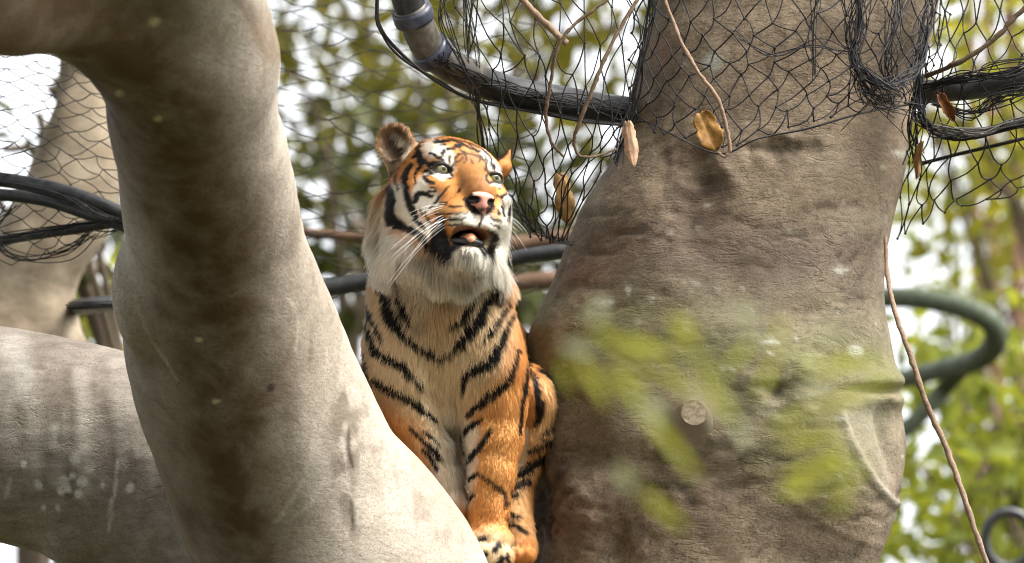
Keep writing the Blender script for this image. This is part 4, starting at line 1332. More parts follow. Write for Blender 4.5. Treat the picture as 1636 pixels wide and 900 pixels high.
nc_ = over(nc_, (0.20, 0.12, 0.09), 0.8 * sstep(-45, -41.5, nh_[:, 1]))
m = N("nose_leather")
m.principled(m.attr("coat").outputs["Color"], 0.48, 0.4, m.bump(m.n("TexVoronoi").outputs[0], 0.0))
vo = m.n("TexVoronoi"); vo.inputs["Scale"].default_value = 520.0
m.t.links.new(m.coords(), vo.inputs["Vector"])
m.t.nodes["Principled BSDF"].inputs["Normal"].links and m.t.links.remove(m.t.nodes["Principled BSDF"].inputs["Normal"].links[0])
m.t.links.new(m.bump(vo.outputs[0], 0.35, 0.0015), m.t.nodes["Principled BSDF"].inputs["Normal"])
new_mesh("nose", tw(nv_), nf_, m.m, tiger, attrs={"coat": nc_})

# ---- tongue, lower lip, teeth
tp = N("tongue_flesh")
tp.principled(tp.mix(tp.ramp(tp.noise(60, 4, 0.6, tp.coords()), [(0.4, 0), (0.6, 1)]), (0.36, 0.14, 0.07), (0.58, 0.28, 0.15)), 0.35, 0.5, tp.bump(tp.noise(500, 2, 0.6, tp.coords()), 0.4, 0.002))
TG = Field((700, 340, -170), (810, 420, -20), 1.8)
TG.chain([tuple(H(0, -116, 0)) + (15,), tuple(H(0, -115, 24)) + (13,), tuple(H(-3, -115, 42)) + (10,), tuple(H(-5, -116, 50)) + (7,)], 6)
TG.ell(H(-4, -115, 34), (18, 5, 16), HR, 6)
tgv, tgf = TG.mesh(3)
new_mesh("tongue", tw(tgv), tgf, tp.m, tiger)
LP = Field((690, 350, -170), (820, 440, -10), 1.8)
lips = [tuple(H(r_, u_, f_)) + (w_,) for r_, u_, f_, w_ in [(-25, -110, 6, 2.5), (-23, -115, 24, 4), (-15, -118, 43, 4.8), (0, -118.5, 50, 5.2), (15, -118, 43, 4.8), (23, -115, 24, 4), (25, -110, 6, 2.5)]]
LP.chain([tuple(z) for z in catmull(np.array(lips), 4)], 3)
lpv, lpf = LP.mesh(3)
new_mesh("lower_lip", tw(lpv), lpf, plain("black_lip", (0.018, 0.017, 0.018), 0.35, 0.5, 0, 0.3, 200, 0.3), tiger)
# ---- whiskers and claws
wm = plain("whisker", (0.85, 0.83, 0.78), 0.4, 0.4, 0, 0.05, 10, 0.0)
r9 = np.random.default_rng(5)
def whisker(st_, dr, Lw, g_, w0):
    dr = dr / np.linalg.norm(dr)
    ts = np.linspace(0, 1, 9)
    pl = st_ + dr * (Lw * ts)[:, None] + g_ * (Lw * ts ** 2)[:, None]
    Tubes().add(tw(np.array([H(*z) for z in pl])), np.linspace(w0, 0.14, 9) / TS, 5).build("whisker", wm, tiger)
for s, cnt in ((-1, 17), (1, 10)):
    for k in range(cnt):
        row = k % 4
        st_ = np.array([s * (34 + 14 * r9.random()), -66 - row * 8 - 3 * r9.random(), 52 - 14 * r9.random()])
        Lw = r9.uniform(45, 120) if s < 0 else r9.uniform(30, 62)
        dr = np.array([s * 1.0, -0.05 - 0.17 * row + r9.normal(0, 0.16), 0.10 + r9.uniform(-0.4, 0.3)])
        whisker(st_, dr, Lw, np.array([0, -0.42 + r9.normal(0, 0.08), -0.15]), r9.uniform(0.22, 0.38))
for k in range(5):                                   # a few over the eye
    whisker(np.array([-40 + 6 * r9.random(), 24, 4]), np.array([-0.5 + 0.2 * k / 6, 0.8, 0.4]), r9.uniform(18, 30), np.array([-0.2, -0.3, -0.2]), 0.3)

# ------------------------------------------------------------------ far-left pale trunk, out of focus
bark_beige = bark("beige_bark", (0.34, 0.28, 0.20), (0.23, 0.18, 0.125), (0.09, 0.065, 0.04), (10, 10, 26), (0, 0.3, 0), 0.4, 0.4, 0.3)
bt_rows = [(-900, 180, 330, 17.4), (-200, 120, 240, 17.2), (0, 100, 200, 17.1), (130, 92, 178, 17.05), (200, 70, 178, 17.0), (300, 28, 188, 17.0), (380, -25, 168, 17.0), (430, -60, 132, 17.0),
           (480, -80, 114, 17.0), (550, -100, 146, 17.0), (640, -40, 190, 17.0), (740, 30, 225, 17.0), (900, 86, 270, 17.0), (1500, 200, 420, 17.0), (2500, 300, 560, 17.0), (3400, 380, 680, 17.0)]
v, f, th = loft(bt_rows, 96, 18.0)
n = vnormals(v, f)
if n[:, 1][np.sin(th) > 0.9].mean() > 0:
    f = f[:, ::-1]; n = -n
v = v + n * (0.035 * fbm(v * 4, 3, 51))[:, None]
x, y, D = view_px(v)
tint = np.zeros((len(v), 4))
for k in range(30):
    tintover((0.42, 0.36, 0.26) if k % 2 else (0.13, 0.095, 0.06), 0.6 * blob(x, y, rng.uniform(0, 180), rng.uniform(140, 560), rng.uniform(8, 26), rng.uniform(10, 30), rng.uniform(0, 90), 0.6))
bg_tree = thing("beige_tree", "blurred beige mottled tree trunk behind the pipes at the far left", "tree", to_world(V(530, 3400, 17)))
new_mesh("trunk", to_world(v), f, bark_beige, bg_tree, attrs={"tint": tint})

# ------------------------------------------------------------------ pipes of the enclosure frame
def pipe_mat(name, col, rough=0.35):
    m = N(name)
    co = m.coords()
    sc_ = m.ramp(m.noise(35, 6, 0.65, co, 0.4), [(0.45, 0), (0.7, 1)])
    c = m.mix(sc_, col, tuple(min(1, v_ * 2.0 + 0.008) for v_ in col))
    m.principled(c, m.ramp(m.noise(20, 5, 0.6, co), [(0.3, rough * 0.8), (0.7, min(1, rough * 1.7))]), 0.5, m.bump(m.noise(90, 4, 0.6, co), 0.15, 0.002))
    return m.m
black_pipe = pipe_mat("black_pipe", (0.014, 0.0145, 0.016), 0.38)
grey_pipe = pipe_mat("grey_pipe", (0.06, 0.053, 0.042), 0.36)
green_pipe = pipe_mat("green_grey_pipe", (0.042, 0.054, 0.030), 0.6)
collar_mat = pipe_mat("collar_blue_black", (0.025, 0.028, 0.045), 0.35)

def pipe(rows, name, label, mat, sides=24, n=10, cat="pipe", group=None):
    """rows: photo x, y, distance, radius px"""
    c = catmull(np.array(rows, float), n)
    pts = np.array([V(*r[:3]) for r in c]); rad = c[:, 3] * c[:, 2] / FPX
    w = to_world(pts)
    t = thing(name, label, cat, w[len(w) // 2] - np.array([0, 0, rad[0]]), group)
    Tubes().add(w, rad, sides).build("tube", mat, t)
    return t, w, rad

def collars(t, w, rad, idx, mat, grow=1.28, ln=0.018):
    for i in idx:
        d = w[min(i + 1, len(w) - 1)] - w[max(i - 1, 0)]
        d /= np.linalg.norm(d)
        s = np.array([-1, -0.9, -0.45, 0, 0.45, 0.9, 1])
        pr = np.array([1.02, grow * 0.97, grow, grow * 0.98, grow, grow * 0.97, 1.02])
        Tubes().add(w[i] + d * (s * ln)[:, None], rad[i] * pr, 24).build("collar", mat, t)

pt, pw, pr = pipe([(635, -170, 13.0, 26), (640, -60, 13.03, 26), (655, 10, 13.07, 26), (686, 78, 13.13, 26), (742, 118, 13.2, 25.5), (812, 145, 13.3, 25), (900, 162, 13.4, 24), (985, 175, 13.55, 23), (1070, 182, 13.8, 22), (1200, 178, 14.15, 21),
                   (1330, 165, 14.1, 20), (1430, 152, 13.85, 19), (1500, 146, 13.62, 18), (1570, 140, 13.55, 17), (1650, 122, 13.5, 17), (1800, 60, 13.5, 17)],
                  "frame_pipe", "thick curved black and grey pipe running behind the tiger's head to the broad trunk", black_pipe)
collars(pt, pw, pr, [14, 22, 31], collar_mat)
# lower half of that pipe is bare grey where the black sleeve stops
c = catmull(np.array([(655, 12, 13.07, 27.2), (672, 50, 13.1, 27.2), (686, 78, 13.13, 27.2), (720, 105, 13.17, 27), (760, 125, 13.22, 26.6)], float), 6)
Tubes().add(to_world(np.array([V(*r[:3]) for r in c])), c[:, 3] * c[:, 2] / FPX, 24).build("bare_sleeve", grey_pipe, pt)
pl1, w1, r1 = pipe([(-300, 270, 14.6, 12), (-60, 282, 14.4, 12), (40, 293, 14.3, 12), (120, 312, 14.2, 12), (200, 345, 14.15, 12), (300, 400, 14.1, 12)], "frame_pipe", "upper of the two black pipes reaching in from the left edge", black_pipe)
pl1b, w1b, r1b = pipe([(-300, 300, 14.5, 10), (-60, 308, 14.35, 10), (60, 318, 14.25, 10), (140, 342, 14.18, 10), (215, 368, 14.12, 10), (300, 410, 14.1, 10)], "frame_pipe", "middle black pipe netted against the upper pipe at the left edge", black_pipe)
pl2, w2, r2 = pipe([(-200, 420, 14.5, 8), (0, 385, 14.4, 8), (60, 375, 14.3, 8), (130, 364, 14.22, 9), (205, 352, 14.15, 9), (320, 340, 14.1, 9)], "frame_pipe", "lowest thin black pipe rising towards the pale forked trunk", black_pipe)
pipe([(-60, 505, 18.6, 13), (40, 498, 18.2, 13), (100, 492, 17.4, 13), (150, 488, 16.4, 13), (230, 480, 15.4, 13), (340, 470, 15.2, 13), (480, 462, 15.2, 14), (540, 458, 15.2, 14), (640, 440, 15.2, 14), (760, 425, 15.2, 13), (850, 408, 15.2, 12), (920, 400, 15.2, 12), (1100, 390, 15.2, 12), (1200, 392, 15.3, 12)],
     "frame_pipe", "long dark rail passing behind the tiger's neck and the pale forked trunk", black_pipe)
# curved out-of-focus pipe on the right
pipe([(1250, 480, 24.6, 17), (1400, 476, 24.2, 17), (1470, 478, 24.0, 17), (1540, 492, 23.9, 18), (1583, 515, 23.9, 19), (1590, 548, 24.0, 19), (1560, 576, 24.2, 18), (1500, 592, 24.6, 16), (1440, 606, 25.0, 15), (1330, 625, 25.4, 15)],
     "bent_pipe", "blurred grey green pipe bent back on itself right of the broad trunk", green_pipe)
pipe([(1260, 760, 24.8, 14), (1380, 722, 24.8, 14), (1440, 690, 24.8, 14), (1480, 655, 24.8, 14), (1512, 618, 24.8, 14), (1540, 588, 24.6, 13)], "bent_pipe", "blurred green pipe slanting up beneath the bent pipe", green_pipe)
ring = [(1612 + 38 * math.cos(a), 862 + 44 * math.sin(a), 16.5, 9) for a in np.linspace(0.3, 5.9, 14)]
ring = [(q[0], q[1], 20.0, 8) for q in ring]
pipe(ring, "coiled_hose", "dark curled hose end in the bottom right corner", black_pipe, 14, 6, "hose")

# ------------------------------------------------------------------ netting
cord_mat = plain("black_cord", (0.012, 0.011, 0.012), 0.6, 0.3, 0, 0.4, 400, 0.3)
cord_grey = plain("worn_cord", (0.10, 0.095, 0.09), 0.7, 0.3, 0, 0.5, 300, 0.3)

def sheet(ctrl, nu, nv):
    """ctrl[row][col] = (px,py,D) -> view points sampled on an (nv,nu) grid through the control net"""
    c = np.array(ctrl, float)
    R, C_, _ = c.shape
    a = np.stack([catmull(c[r], 24) for r in range(R)])
    b = np.stack([catmull(a[:, k], 24) for k in range(a.shape[1])], 1)
    return b
def sheet_at(b, s, t):
    """s across 0..1, t down 0..1"""
    s = np.clip(s, 0, 1) * (b.shape[1] - 1.001); t = np.clip(t, 0, 1) * (b.shape[0] - 1.001)
    i, j = np.floor(t).astype(int), np.floor(s).astype(int)
    fi, fj = (t - i)[..., None], (s - j)[..., None]
    q = (b[i, j] * (1 - fj) + b[i, j + 1] * fj) * (1 - fi) + (b[i + 1, j] * (1 - fj) + b[i + 1, j + 1] * fj) * fi
    return q

def netting(name, label, ctrl, nx, ny, r_px, knot=1.9, seed=1, wob=0.12, drop=0.0, hang=0.18, mat=None, edge=True, dep=0.006):
    """knotted diamond netting laid over a curved sheet"""
    r = np.random.default_rng(seed)
    b = sheet(ctrl, nx, ny)
    tb, kn = Tubes(), Tubes()
    S = np.zeros((ny + 1, nx + 1)); Tt = np.zeros((ny + 1, nx + 1))
    for j in range(ny + 1):
        for i in range(nx + 1):
            S[j, i] = (i + (0.5 if j % 2 else 0) + r.normal(0, wob)) / (nx + 0.5)
            Tt[j, i] = (j + r.normal(0, wob)) / ny
    K = sheet_at(b, S, Tt)
    K[..., 2] += r.normal(0, dep, K.shape[:2])
    KW = np.array([[P(*K[j, i]) for i in range(nx + 1)] for j in range(ny + 1)])
    rad = r_px * 13.2 / FPX
    def link(a_, b_):
        if drop and r.random() < drop: return
        L = np.linalg.norm(b_ - a_)
        ts = np.linspace(0, 1, 5)
        side = r.normal(0, 0.10, 3) * L
        pts = a_ + (b_ - a_) * ts[:, None] + (side + np.array([0, 0, -hang * L * 0.5])) * (np.sin(ts * math.pi))[:, None] * 0.6
        tb.add(pts, rad * r.uniform(0.85, 1.15), 5, cap=False)
    for j in range(ny):
        for i in range(nx + 1):
            k2 = i - 1 if j % 2 == 0 else i + 1
            link(KW[j, i], KW[j + 1, i])
            if 0 <= k2 <= nx:
                link(KW[j, i], KW[j + 1, k2])
    if knot:
        for j in range(ny + 1):
            for i in range(nx + 1):
                c_ = KW[j, i]; dd = r.normal(0, 1, 3); dd /= np.linalg.norm(dd)
                kn.add(c_ + dd * (np.array([-1.6, -0.8, 0, 0.8, 1.6]) * rad)[:, None], rad * knot * np.array([0.6, 1, 1.05, 1, 0.6]), 6)
    t = thing(name, label, "netting", KW.reshape(-1, 3).min(0) * np.array([0, 0, 1]) + KW.reshape(-1, 3).mean(0) * np.array([1, 1, 0]))
    o = tb.build("cords", mat or cord_mat, t); o["kind"] = "stuff"
    if knot:
        o = kn.build("knots", mat or cord_mat, t); o["kind"] = "stuff"
    return t, KW, rad

def strands(t, name, paths, r_px, seed, jit=3.0, mat=None, dj=0.01):
    """bunched loose cords following px paths"""
    r = np.random.default_rng(seed)
    tb = Tubes()
    for rows, cnt in paths:
        rows = np.array(rows, float)
        for k in range(cnt):
            o = rows.copy()
            m_ = len(o)
            amp = np.ones(m_) * jit if rows.shape[1] == 3 else rows[:, 3]
            o = o[:, :3]
            o[:, 0] += r.normal(0, 1, m_) * amp; o[:, 1] += r.normal(0, 0.6, m_) * amp; o[:, 2] += r.normal(0, dj, m_)
            c_ = catmull(o, 5)
            tb.add(to_world(np.array([V(*q) for q in c_])), r_px * 13.2 / FPX * r.uniform(0.8, 1.2), 5, cap=False)
    ob = tb.build(name, mat or cord_mat, t)
    ob["kind"] = "stuff"
    return ob

# net hanging in front of the broad trunk
DT = 13.14
nA, KA, _ = netting("netting", "black knotted net stretched across the top of the broad trunk",
    [[(985, -70, 13.32), (1090, -70, 13.22), (1220, -70, 13.17), (1350, -70, 13.17), (1440, -70, 13.28), (1530, -70, 13.55)],
     [(1000, 40, 13.35), (1090, 50, 13.2), (1220, 45, DT), (1350, 40, DT), (1440, 50, 13.26), (1515, 40, 13.55)],
     [(1004, 130, 13.35), (1090, 135, 13.18), (1210, 130, 13.12), (1340, 115, 13.14), (1430, 110, 13.26), (1490, 110, 13.5)],
     [(985, 205, 13.3), (1085, 218, 13.14), (1180, 236, 13.08), (1290, 196, 13.12), (1400, 175, 13.22), (1468, 160, 13.45)]], 15, 11, 1.2, 2.1, 3, 0.16)
strands(nA, "bunched_cords", [([(1375, -30, 13.12, 16), (1368, 40, 13.1, 12), (1364, 90, 13.09, 5), (1372, 115, 13.09, 4), (1395, 150, 13.1, 16), (1420, 170, 13.15, 30)], 30),
                              ([(1310, -30, 13.12, 8), (1300, 60, 13.1, 5), (1305, 120, 13.1, 7)], 5),
                              ([(1380, 110, 13.09, 5), (1410, 140, 13.1, 8), (1440, 130, 13.2, 10), (1466, 100, 13.35, 10), (1480, 40, 13.5, 8)], 20),
                              ([(1360, 85, 13.09, 6), (1300, 70, 13.09, 8), (1240, 90, 13.1, 10), (1180, 60, 13.1, 10)], 3),
                              ([(1048, -20, 13.25, 6), (1030, 60, 13.25, 5), (1016, 140, 13.25, 5), (1000, 210, 13.25, 6), (985, 260, 13.25, 5)], 12),
                              ([(1440, -30, 13.2, 14), (1430, 40, 13.16, 12), (1420, 100, 13.13, 10), (1440, 150, 13.2, 16)], 12),
                              ([(1500, -30, 13.45, 10), (1480, 50, 13.4, 9), (1468, 110, 13.36, 7), (1462, 170, 13.36, 6)], 12)], 0.9, 8)
strands(nA, "edge_cord", [([(985, 205, 13.27, 1), (1030, 195, 13.2, 1), (1080, 218, 13.1, 1), (1150, 246, 13.07, 1), (1210, 222, 13.07, 1), (1290, 205, 13.1, 1), (1380, 180, 13.18, 1), (1466, 165, 13.42, 1)], 2)], 1.1, 9)

# slack net between the curved pipe and the trunk
nB, KB, _ = netting("netting", "slack black net draped from the curved pipe beside the tiger's right ear",
    [[(700, -70, 13.25), (800, -70, 13.2), (900, -70, 13.15), (1030, -70, 13.15)],
     [(742, 60, 13.2), (830, 70, 13.1), (930, 60, 13.08), (1022, 60, 13.15)],
     [(765, 180, 13.3), (850, 205, 13.12), (930, 210, 13.08), (1000, 200, 13.15)],
     [(800, 290, 13.4), (850, 310, 13.3), (905, 290, 13.25), (975, 245, 13.25)],
     [(845, 378, 13.5), (868, 385, 13.45), (885, 388, 13.4), (905, 384, 13.35)]], 8, 11, 1.15, 1.9, 5, 0.20)
strands(nB, "bunched_cords", [([(745, -30, 13.22, 12), (752, 80, 13.18, 8), (760, 150, 13.2, 6), (770, 220, 13.25, 6), (782, 300, 13.35, 8)], 10),
                              ([(700, -30, 13.1, 8), (712, 40, 13.1, 5), (738, 100, 13.12, 4), (752, 160, 13.15, 6)], 7),
                              ([(815, 330, 13.4, 12), (850, 368, 13.45, 8), (890, 385, 13.42, 5), (915, 392, 13.3, 4)], 8)], 0.9, 18)
strands(nB, "pipe_wrap", [([(700, 92, 13.08, 10), (742, 118, 13.15, 12), (812, 145, 13.24, 13), (900, 162, 13.34, 13), (985, 178, 13.48, 12), (1040, 185, 13.6, 10)], 20)], 1.0, 61)
strands(nB, "thick_cord", [([(603, -20, 12.98, 2), (603, 40, 13.0, 2), (640, 88, 13.05, 2), (700, 130, 13.12, 2), (752, 160, 13.2, 2), (830, 175, 13.3, 2), (930, 192, 13.4, 2), (1010, 200, 13.5, 2)], 3)], 2.6, 21)

# net on the right, gathered at the trunk
nC, KC, _ = netting("netting", "black net fanning out from the broad trunk to the right edge",
    [[(1470, -70, 13.5), (1530, -70, 13.45), (1600, -70, 13.4), (1720, -70, 13.4)],
     [(1468, 60, 13.5), (1520, 55, 13.4), (1600, 50, 13.35), (1720, 30, 13.35)],
     [(1462, 150, 13.5), (1510, 150, 13.36), (1590, 150, 13.32), (1720, 120, 13.35)],
     [(1448, 250, 13.6), (1500, 262, 13.5), (1590, 270, 13.5), (1720, 260, 13.5)],
     [(1424, 388, 13.75), (1470, 360, 13.75), (1560, 322, 13.75), (1720, 300, 13.75)]], 7, 11, 1.25, 1.9, 6, 0.18)
strands(nC, "bunched_cords", [([(1470, 120, 13.4, 6), (1468, 160, 13.38, 5), (1478, 195, 13.35, 8), (1510, 215, 13.3, 10), (1560, 215, 13.3, 8), (1650, 195, 13.3, 8)], 22),
                              ([(1462, 165, 13.4, 5), (1458, 210, 13.42, 8), (1464, 260, 13.5, 16)], 12),
                              ([(1475, 140, 13.4, 6), (1540, 125, 13.32, 9), (1600, 115, 13.3, 14), (1680, 90, 13.3, 14)], 18),
                              ([(1490, 165, 13.34, 4), (1560, 180, 13.3, 10), (1600, 150, 13.28, 14), (1660, 140, 13.28, 14)], 14)], 1.0, 28)
strands(nC, "worn_cords", [([(1500, 200, 13.27, 6), (1560, 212, 13.26, 6), (1610, 200, 13.26, 6), (1680, 180, 13.26, 8)], 9)], 1.2, 38, mat=cord_grey)
strands(nC, "rope", [([(1470, 262, 13.8, 2), (1540, 244, 13.7, 1), (1620, 225, 13.6, 1), (1760, 190, 13.6, 1)], 2)], 3.0, 39)

# stretched nets further back
nD, KD, _ = netting("netting", "fine stretched net behind the tiger's head",
    [[(400, -60, 15.6), (560, -50, 15.6), (700, -50, 15.6), (860, -60, 15.6)],
     [(400, 110, 15.5), (560, 130, 15.5), (700, 150, 15.5), (860, 160, 15.5)],
     [(400, 270, 15.5), (560, 300, 15.5), (700, 310, 15.5), (860, 300, 15.5)],
     [(400, 470, 15.4), (560, 480, 15.4), (700, 480, 15.4), (860, 470, 15.4)]], 4, 34, 1.0, 0, 7, 0.12)
nE, KE, _ = netting("netting", "fine stretched net above the black pipes at the left edge",
    [[(-120, 40, 14.4), (20, 70, 14.4), (120, 80, 14.4), (240, 90, 14.4)],
     [(-120, 160, 14.35), (20, 170, 14.35), (120, 185, 14.35), (240, 200, 14.35)],
     [(-120, 280, 14.3), (20, 290, 14.3), (120, 305, 14.25), (240, 340, 14.2)],
     [(-120, 420, 14.2), (20, 425, 14.2), (100, 400, 14.2), (180, 372, 14.2)]], 6, 28, 0.95, 0, 8, 0.14)
strands(nE, "bunched_cords", [([(-40, 285, 14.25, 6), (40, 300, 14.2, 6), (110, 318, 14.12, 6), (160, 345, 14.08, 6), (210, 358, 14.05, 5)], 16),
                              ([(0, 380, 14.2, 6), (70, 372, 14.15, 6), (140, 358, 14.1, 5), (200, 350, 14.05, 4)], 9),
                              ([(20, 330, 14.2, 8), (-10, 370, 14.2, 8), (30, 415, 14.2, 8), (110, 400, 14.2, 8), (150, 365, 14.1, 6)], 7)], 1.0, 48)
strands(nE, "lower_cords", [([(110, 488, 14.7, 5), (180, 486, 14.7, 5), (260, 480, 14.7, 4)], 10)], 1.4, 49)

# ------------------------------------------------------------------ vines, twigs, dry leaves
twig_mat = bark("vine_bark", (0.15, 0.105, 0.065), (0.09, 0.06, 0.036), (0.04, 0.026, 0.016), (40, 40, 40), (0, 0, 0), 0.5)
pale_twig = bark("peeling_twig", (0.32, 0.225, 0.16), (0.20, 0.135, 0.09), (0.08, 0.052, 0.034), (60, 60, 60), (0, 0, 0), 0.5)
def vine(rows, name, label, mat=None, sides=8, cat="vine", knob=0.12):
    c = catmull(np.array(rows, float), 8)
    r = np.random.default_rng(int(abs(rows[0][0])) + 3)
    rad = 0.82 * c[:, 3] * c[:, 2] / FPX * (1 + knob * r.normal(0, 1, len(c)).clip(-1.5, 1.8))
    c[:, 0] += r.normal(0, 0.5, len(c)); c[:, 1] += r.normal(0, 0.5, len(c))
    w = to_world(np.array([V(*q[:3]) for q in c]))
    tb = Tubes().add(w, rad, sides, attr=np.zeros((len(w), 4)))
    return tag(tb.build(name, mat or twig_mat, None, "tint"), label, cat)
vine([(800, -60, 13.1, 7), (833, -4, 13.08, 7), (866, 32, 13.06, 7), (905, 70, 13.04, 7.5)], "twig", "snapped pinkish twig poking down through the slack net", pale_twig, 10, "twig")
vine([(985, -10, 13.06, 3), (950, 15, 13.05, 3.2), (912, 45, 13.04, 3.5), (890, 80, 13.03, 3.5), (880, 130, 13.04, 3.5), (872, 180, 13.05, 3.5), (880, 225, 13.06, 3), (900, 250, 13.08, 2.5)], "vine", "thin brown vine looping down in front of the curved pipe")
vine([(1025, -10, 13.1, 3.5), (1000, 30, 13.08, 3.5), (968, 90, 13.05, 4), (948, 140, 13.04, 4), (928, 190, 13.04, 4), (917, 225, 13.05, 3.5), (925, 248, 13.06, 3), (950, 250, 13.08, 2.5), (985, 238, 13.15, 2)], "vine", "brown vine crossing the slack net left of the broad trunk")
vine([(1058, -10, 13.06, 4), (1085, 60, 13.03, 4.2), (1115, 115, 13.0, 4.2), (1145, 155, 13.0, 4.2), (1157, 190, 13.0, 4), (1166, 235, 13.0, 3.6), (1158, 250, 13.0, 3.2), (1148, 244, 13.0, 2.6)], "vine", "pale hooked vine hanging down over the netted trunk", pale_twig)
vine([(1700, -40, 13.2, 6), (1630, 20, 13.2, 5.5), (1580, 70, 13.2, 5.5), (1520, 105, 13.22, 5), (1480, 122, 13.3, 4.5)], "vine", "brown vine slanting through the net at the top right")
vine([(1415, 380, 13.45, 3.5), (1418, 440, 13.3, 4.5), (1432, 505, 13.2, 5), (1455, 570, 13.15, 5.5), (1478, 640, 13.12, 6), (1505, 700, 13.1, 6), (1530, 765, 13.08, 6), (1552, 830, 13.06, 6), (1580, 910, 13.04, 6), (1640, 1080, 13.0, 6)], "hanging_root", "long thin aerial root hanging beside the broad trunk's right edge", pale_twig, 10, "root")

def curled_leaf(label, cx, cy, D, Lp, Wp, ang, col, curl=0.9, seed=1):
    """dry leaf: length and width in photo px, rolled about its midrib"""
    r = np.random.default_rng(seed)
    nu_, nv_ = 18, 11
    V_, F_ = [], []
    ca, sa_ = math.cos(math.radians(ang)), math.sin(math.radians(ang))
    k_ = D / FPX
    el = 1 + 0.08 * r.normal(0, 1, nu_).clip(-1.2, 1.0); er_ = 1 + 0.08 * r.normal(0, 1, nu_).clip(-1.2, 1.0)
    tw0 = r.uniform(-0.9, 0.9)
    for i in range(nu_):
        t = i / (nu_ - 1)
        wd = Wp * 0.5 * (math.sin(math.pi * min(1, t * 0.96 + 0.04) ** 0.8)) ** 0.8 + 0.5
        tws = tw0 * (t - 0.5) * 2.2
        for j in range(nv_):
            s = j / (nv_ - 1) * 2 - 1
            phi = s * curl * (0.7 + 1.5 * abs(t - 0.35))
            ww = wd * (el[i] if s < 0 else er_[i])
            lx = ww * math.sin(phi) / max(0.35, curl)
            ly = ww * (1 - math.cos(phi)) * 1.5 * (1 if seed % 2 else -1) + 7 * math.sin(3 * t + seed) + 2.2 * math.sin(9 * t + 4 * s + seed) * abs(s) + (2.0 if abs(s) < 0.1 else 0)
            lx, ly = lx * math.cos(tws) - ly * math.sin(tws), lx * math.sin(tws) + ly * math.cos(tws)
            lz = (t - 0.5) * Lp + 1.5 * math.sin(7 * s + 3 * t)
            X = lz * ca - lx * sa_; Zp = lz * sa_ + lx * ca
            V_.append(V(cx, cy, D) + np.array([X, ly, -Zp]) * k_)
    for i in range(nu_ - 1):
        for j in range(nv_ - 1):
            F_.append((i * nv_ + j, i * nv_ + j + 1, (i + 1) * nv_ + j + 1, (i + 1) * nv_ + j))
    m_ = bpy.data.materials.get("dry_" + str(seed))
    mm = N("dry_leaf")
    co = mm.coords()
    cc = mm.mix(mm.ramp(mm.noise(60, 5, 0.6, co), [(0.4, 0), (0.65, 1)]), col, tuple(v_ * 0.55 for v_ in col))
    bs = mm.principled(cc, 0.6, 0.3, mm.bump(mm.noise(150, 4, 0.6, co), 0.4, 0.003))
    tl_ = mm.n("BsdfTranslucent"); mm.put(tl_, "Color", cc)
    mx_ = mm.n("MixShader"); mm.put(mx_, 0, 0.25)
    mm.t.links.new(bs.outputs[0], mx_.inputs[1]); mm.t.links.new(tl_.outputs[0], mx_.inputs[2]); mm.t.links.new(mx_.outputs[0], mm.out.inputs["Surface"])
    o = new_mesh("dry_leaf", to_world(np.array(V_)), np.array(F_), mm.m)
    md = o.modifiers.new("thickness", 'SOLIDIFY'); md.thickness = 0.0008
    tag(o, label, "leaf", "dry leaves caught in the net")
    st_ = Tubes().add(to_world(np.array([V(cx, cy, D) + np.array([-ca, 0, sa_]) * Lp * 0.5 * k_, V(cx, cy, D) + np.array([-ca * 1.25, 0.02, sa_ * 1.25]) * Lp * 0.5 * k_])), 1.0 * k_, 5)
    s_ = st_.build("stalk", twig_mat, None)
    s_.parent = o; s_.matrix_parent_inverse = o.matrix_world.inverted() if False else Matrix.Translation(-Vector(o.location))
    return o
curled_leaf("curled pink dry leaf hanging at the net's lower left on the trunk", 1008, 230, 13.05, 74, 30, 82, (0.56, 0.36, 0.23), 1.1, 1)
curled_leaf("flat golden brown dry leaf behind the net beside the hooked vine", 1132, 210, 13.1, 66, 46, 68, (0.36, 0.185, 0.045), 0.5, 2)
curled_leaf("brown dry leaf standing between the tiger and the broad trunk", 902, 318, 13.35, 86, 36, 82, (0.34, 0.20, 0.07), 0.6, 3)
curled_leaf("small rust brown dry leaf in the bunched net right of the trunk", 1512, 172, 13.24, 50, 22, 60, (0.26, 0.10, 0.035), 1.1, 4)
curled_leaf("narrow dry leaf dangling beneath the gathered net at the trunk's right edge", 1466, 255, 13.4, 60, 16, 100, (0.40, 0.22, 0.09), 1.0, 5)

limb_brown = bark("far_limb_bark", (0.17, 0.10, 0.06), (0.10, 0.06, 0.038), (0.04, 0.025, 0.018), (10, 10, 10), (0, 0, 0), 0.4)
vine([(380, 360, 18.5, 9), (470, 372, 18.5, 10), (560, 378, 18.4, 11), (700, 392, 18.3, 13), (800, 392, 18.2, 15), (870, 385, 18.2, 15), (960, 370, 18.2, 14), (1150, 350, 18.2, 12)], "fallen_branch", "blurred brown branch lying level behind the tiger's neck", limb_brown, 12, "branch", 0.06)
vine([(600, 470, 19, 12), (720, 462, 19, 14), (800, 455, 19, 16), (870, 448, 19, 17), (960, 445, 19, 16), (1150, 440, 19, 14)], "fallen_branch", "blurred brown branch low beside the tiger's right shoulder", limb_brown, 12, "branch", 0.06)

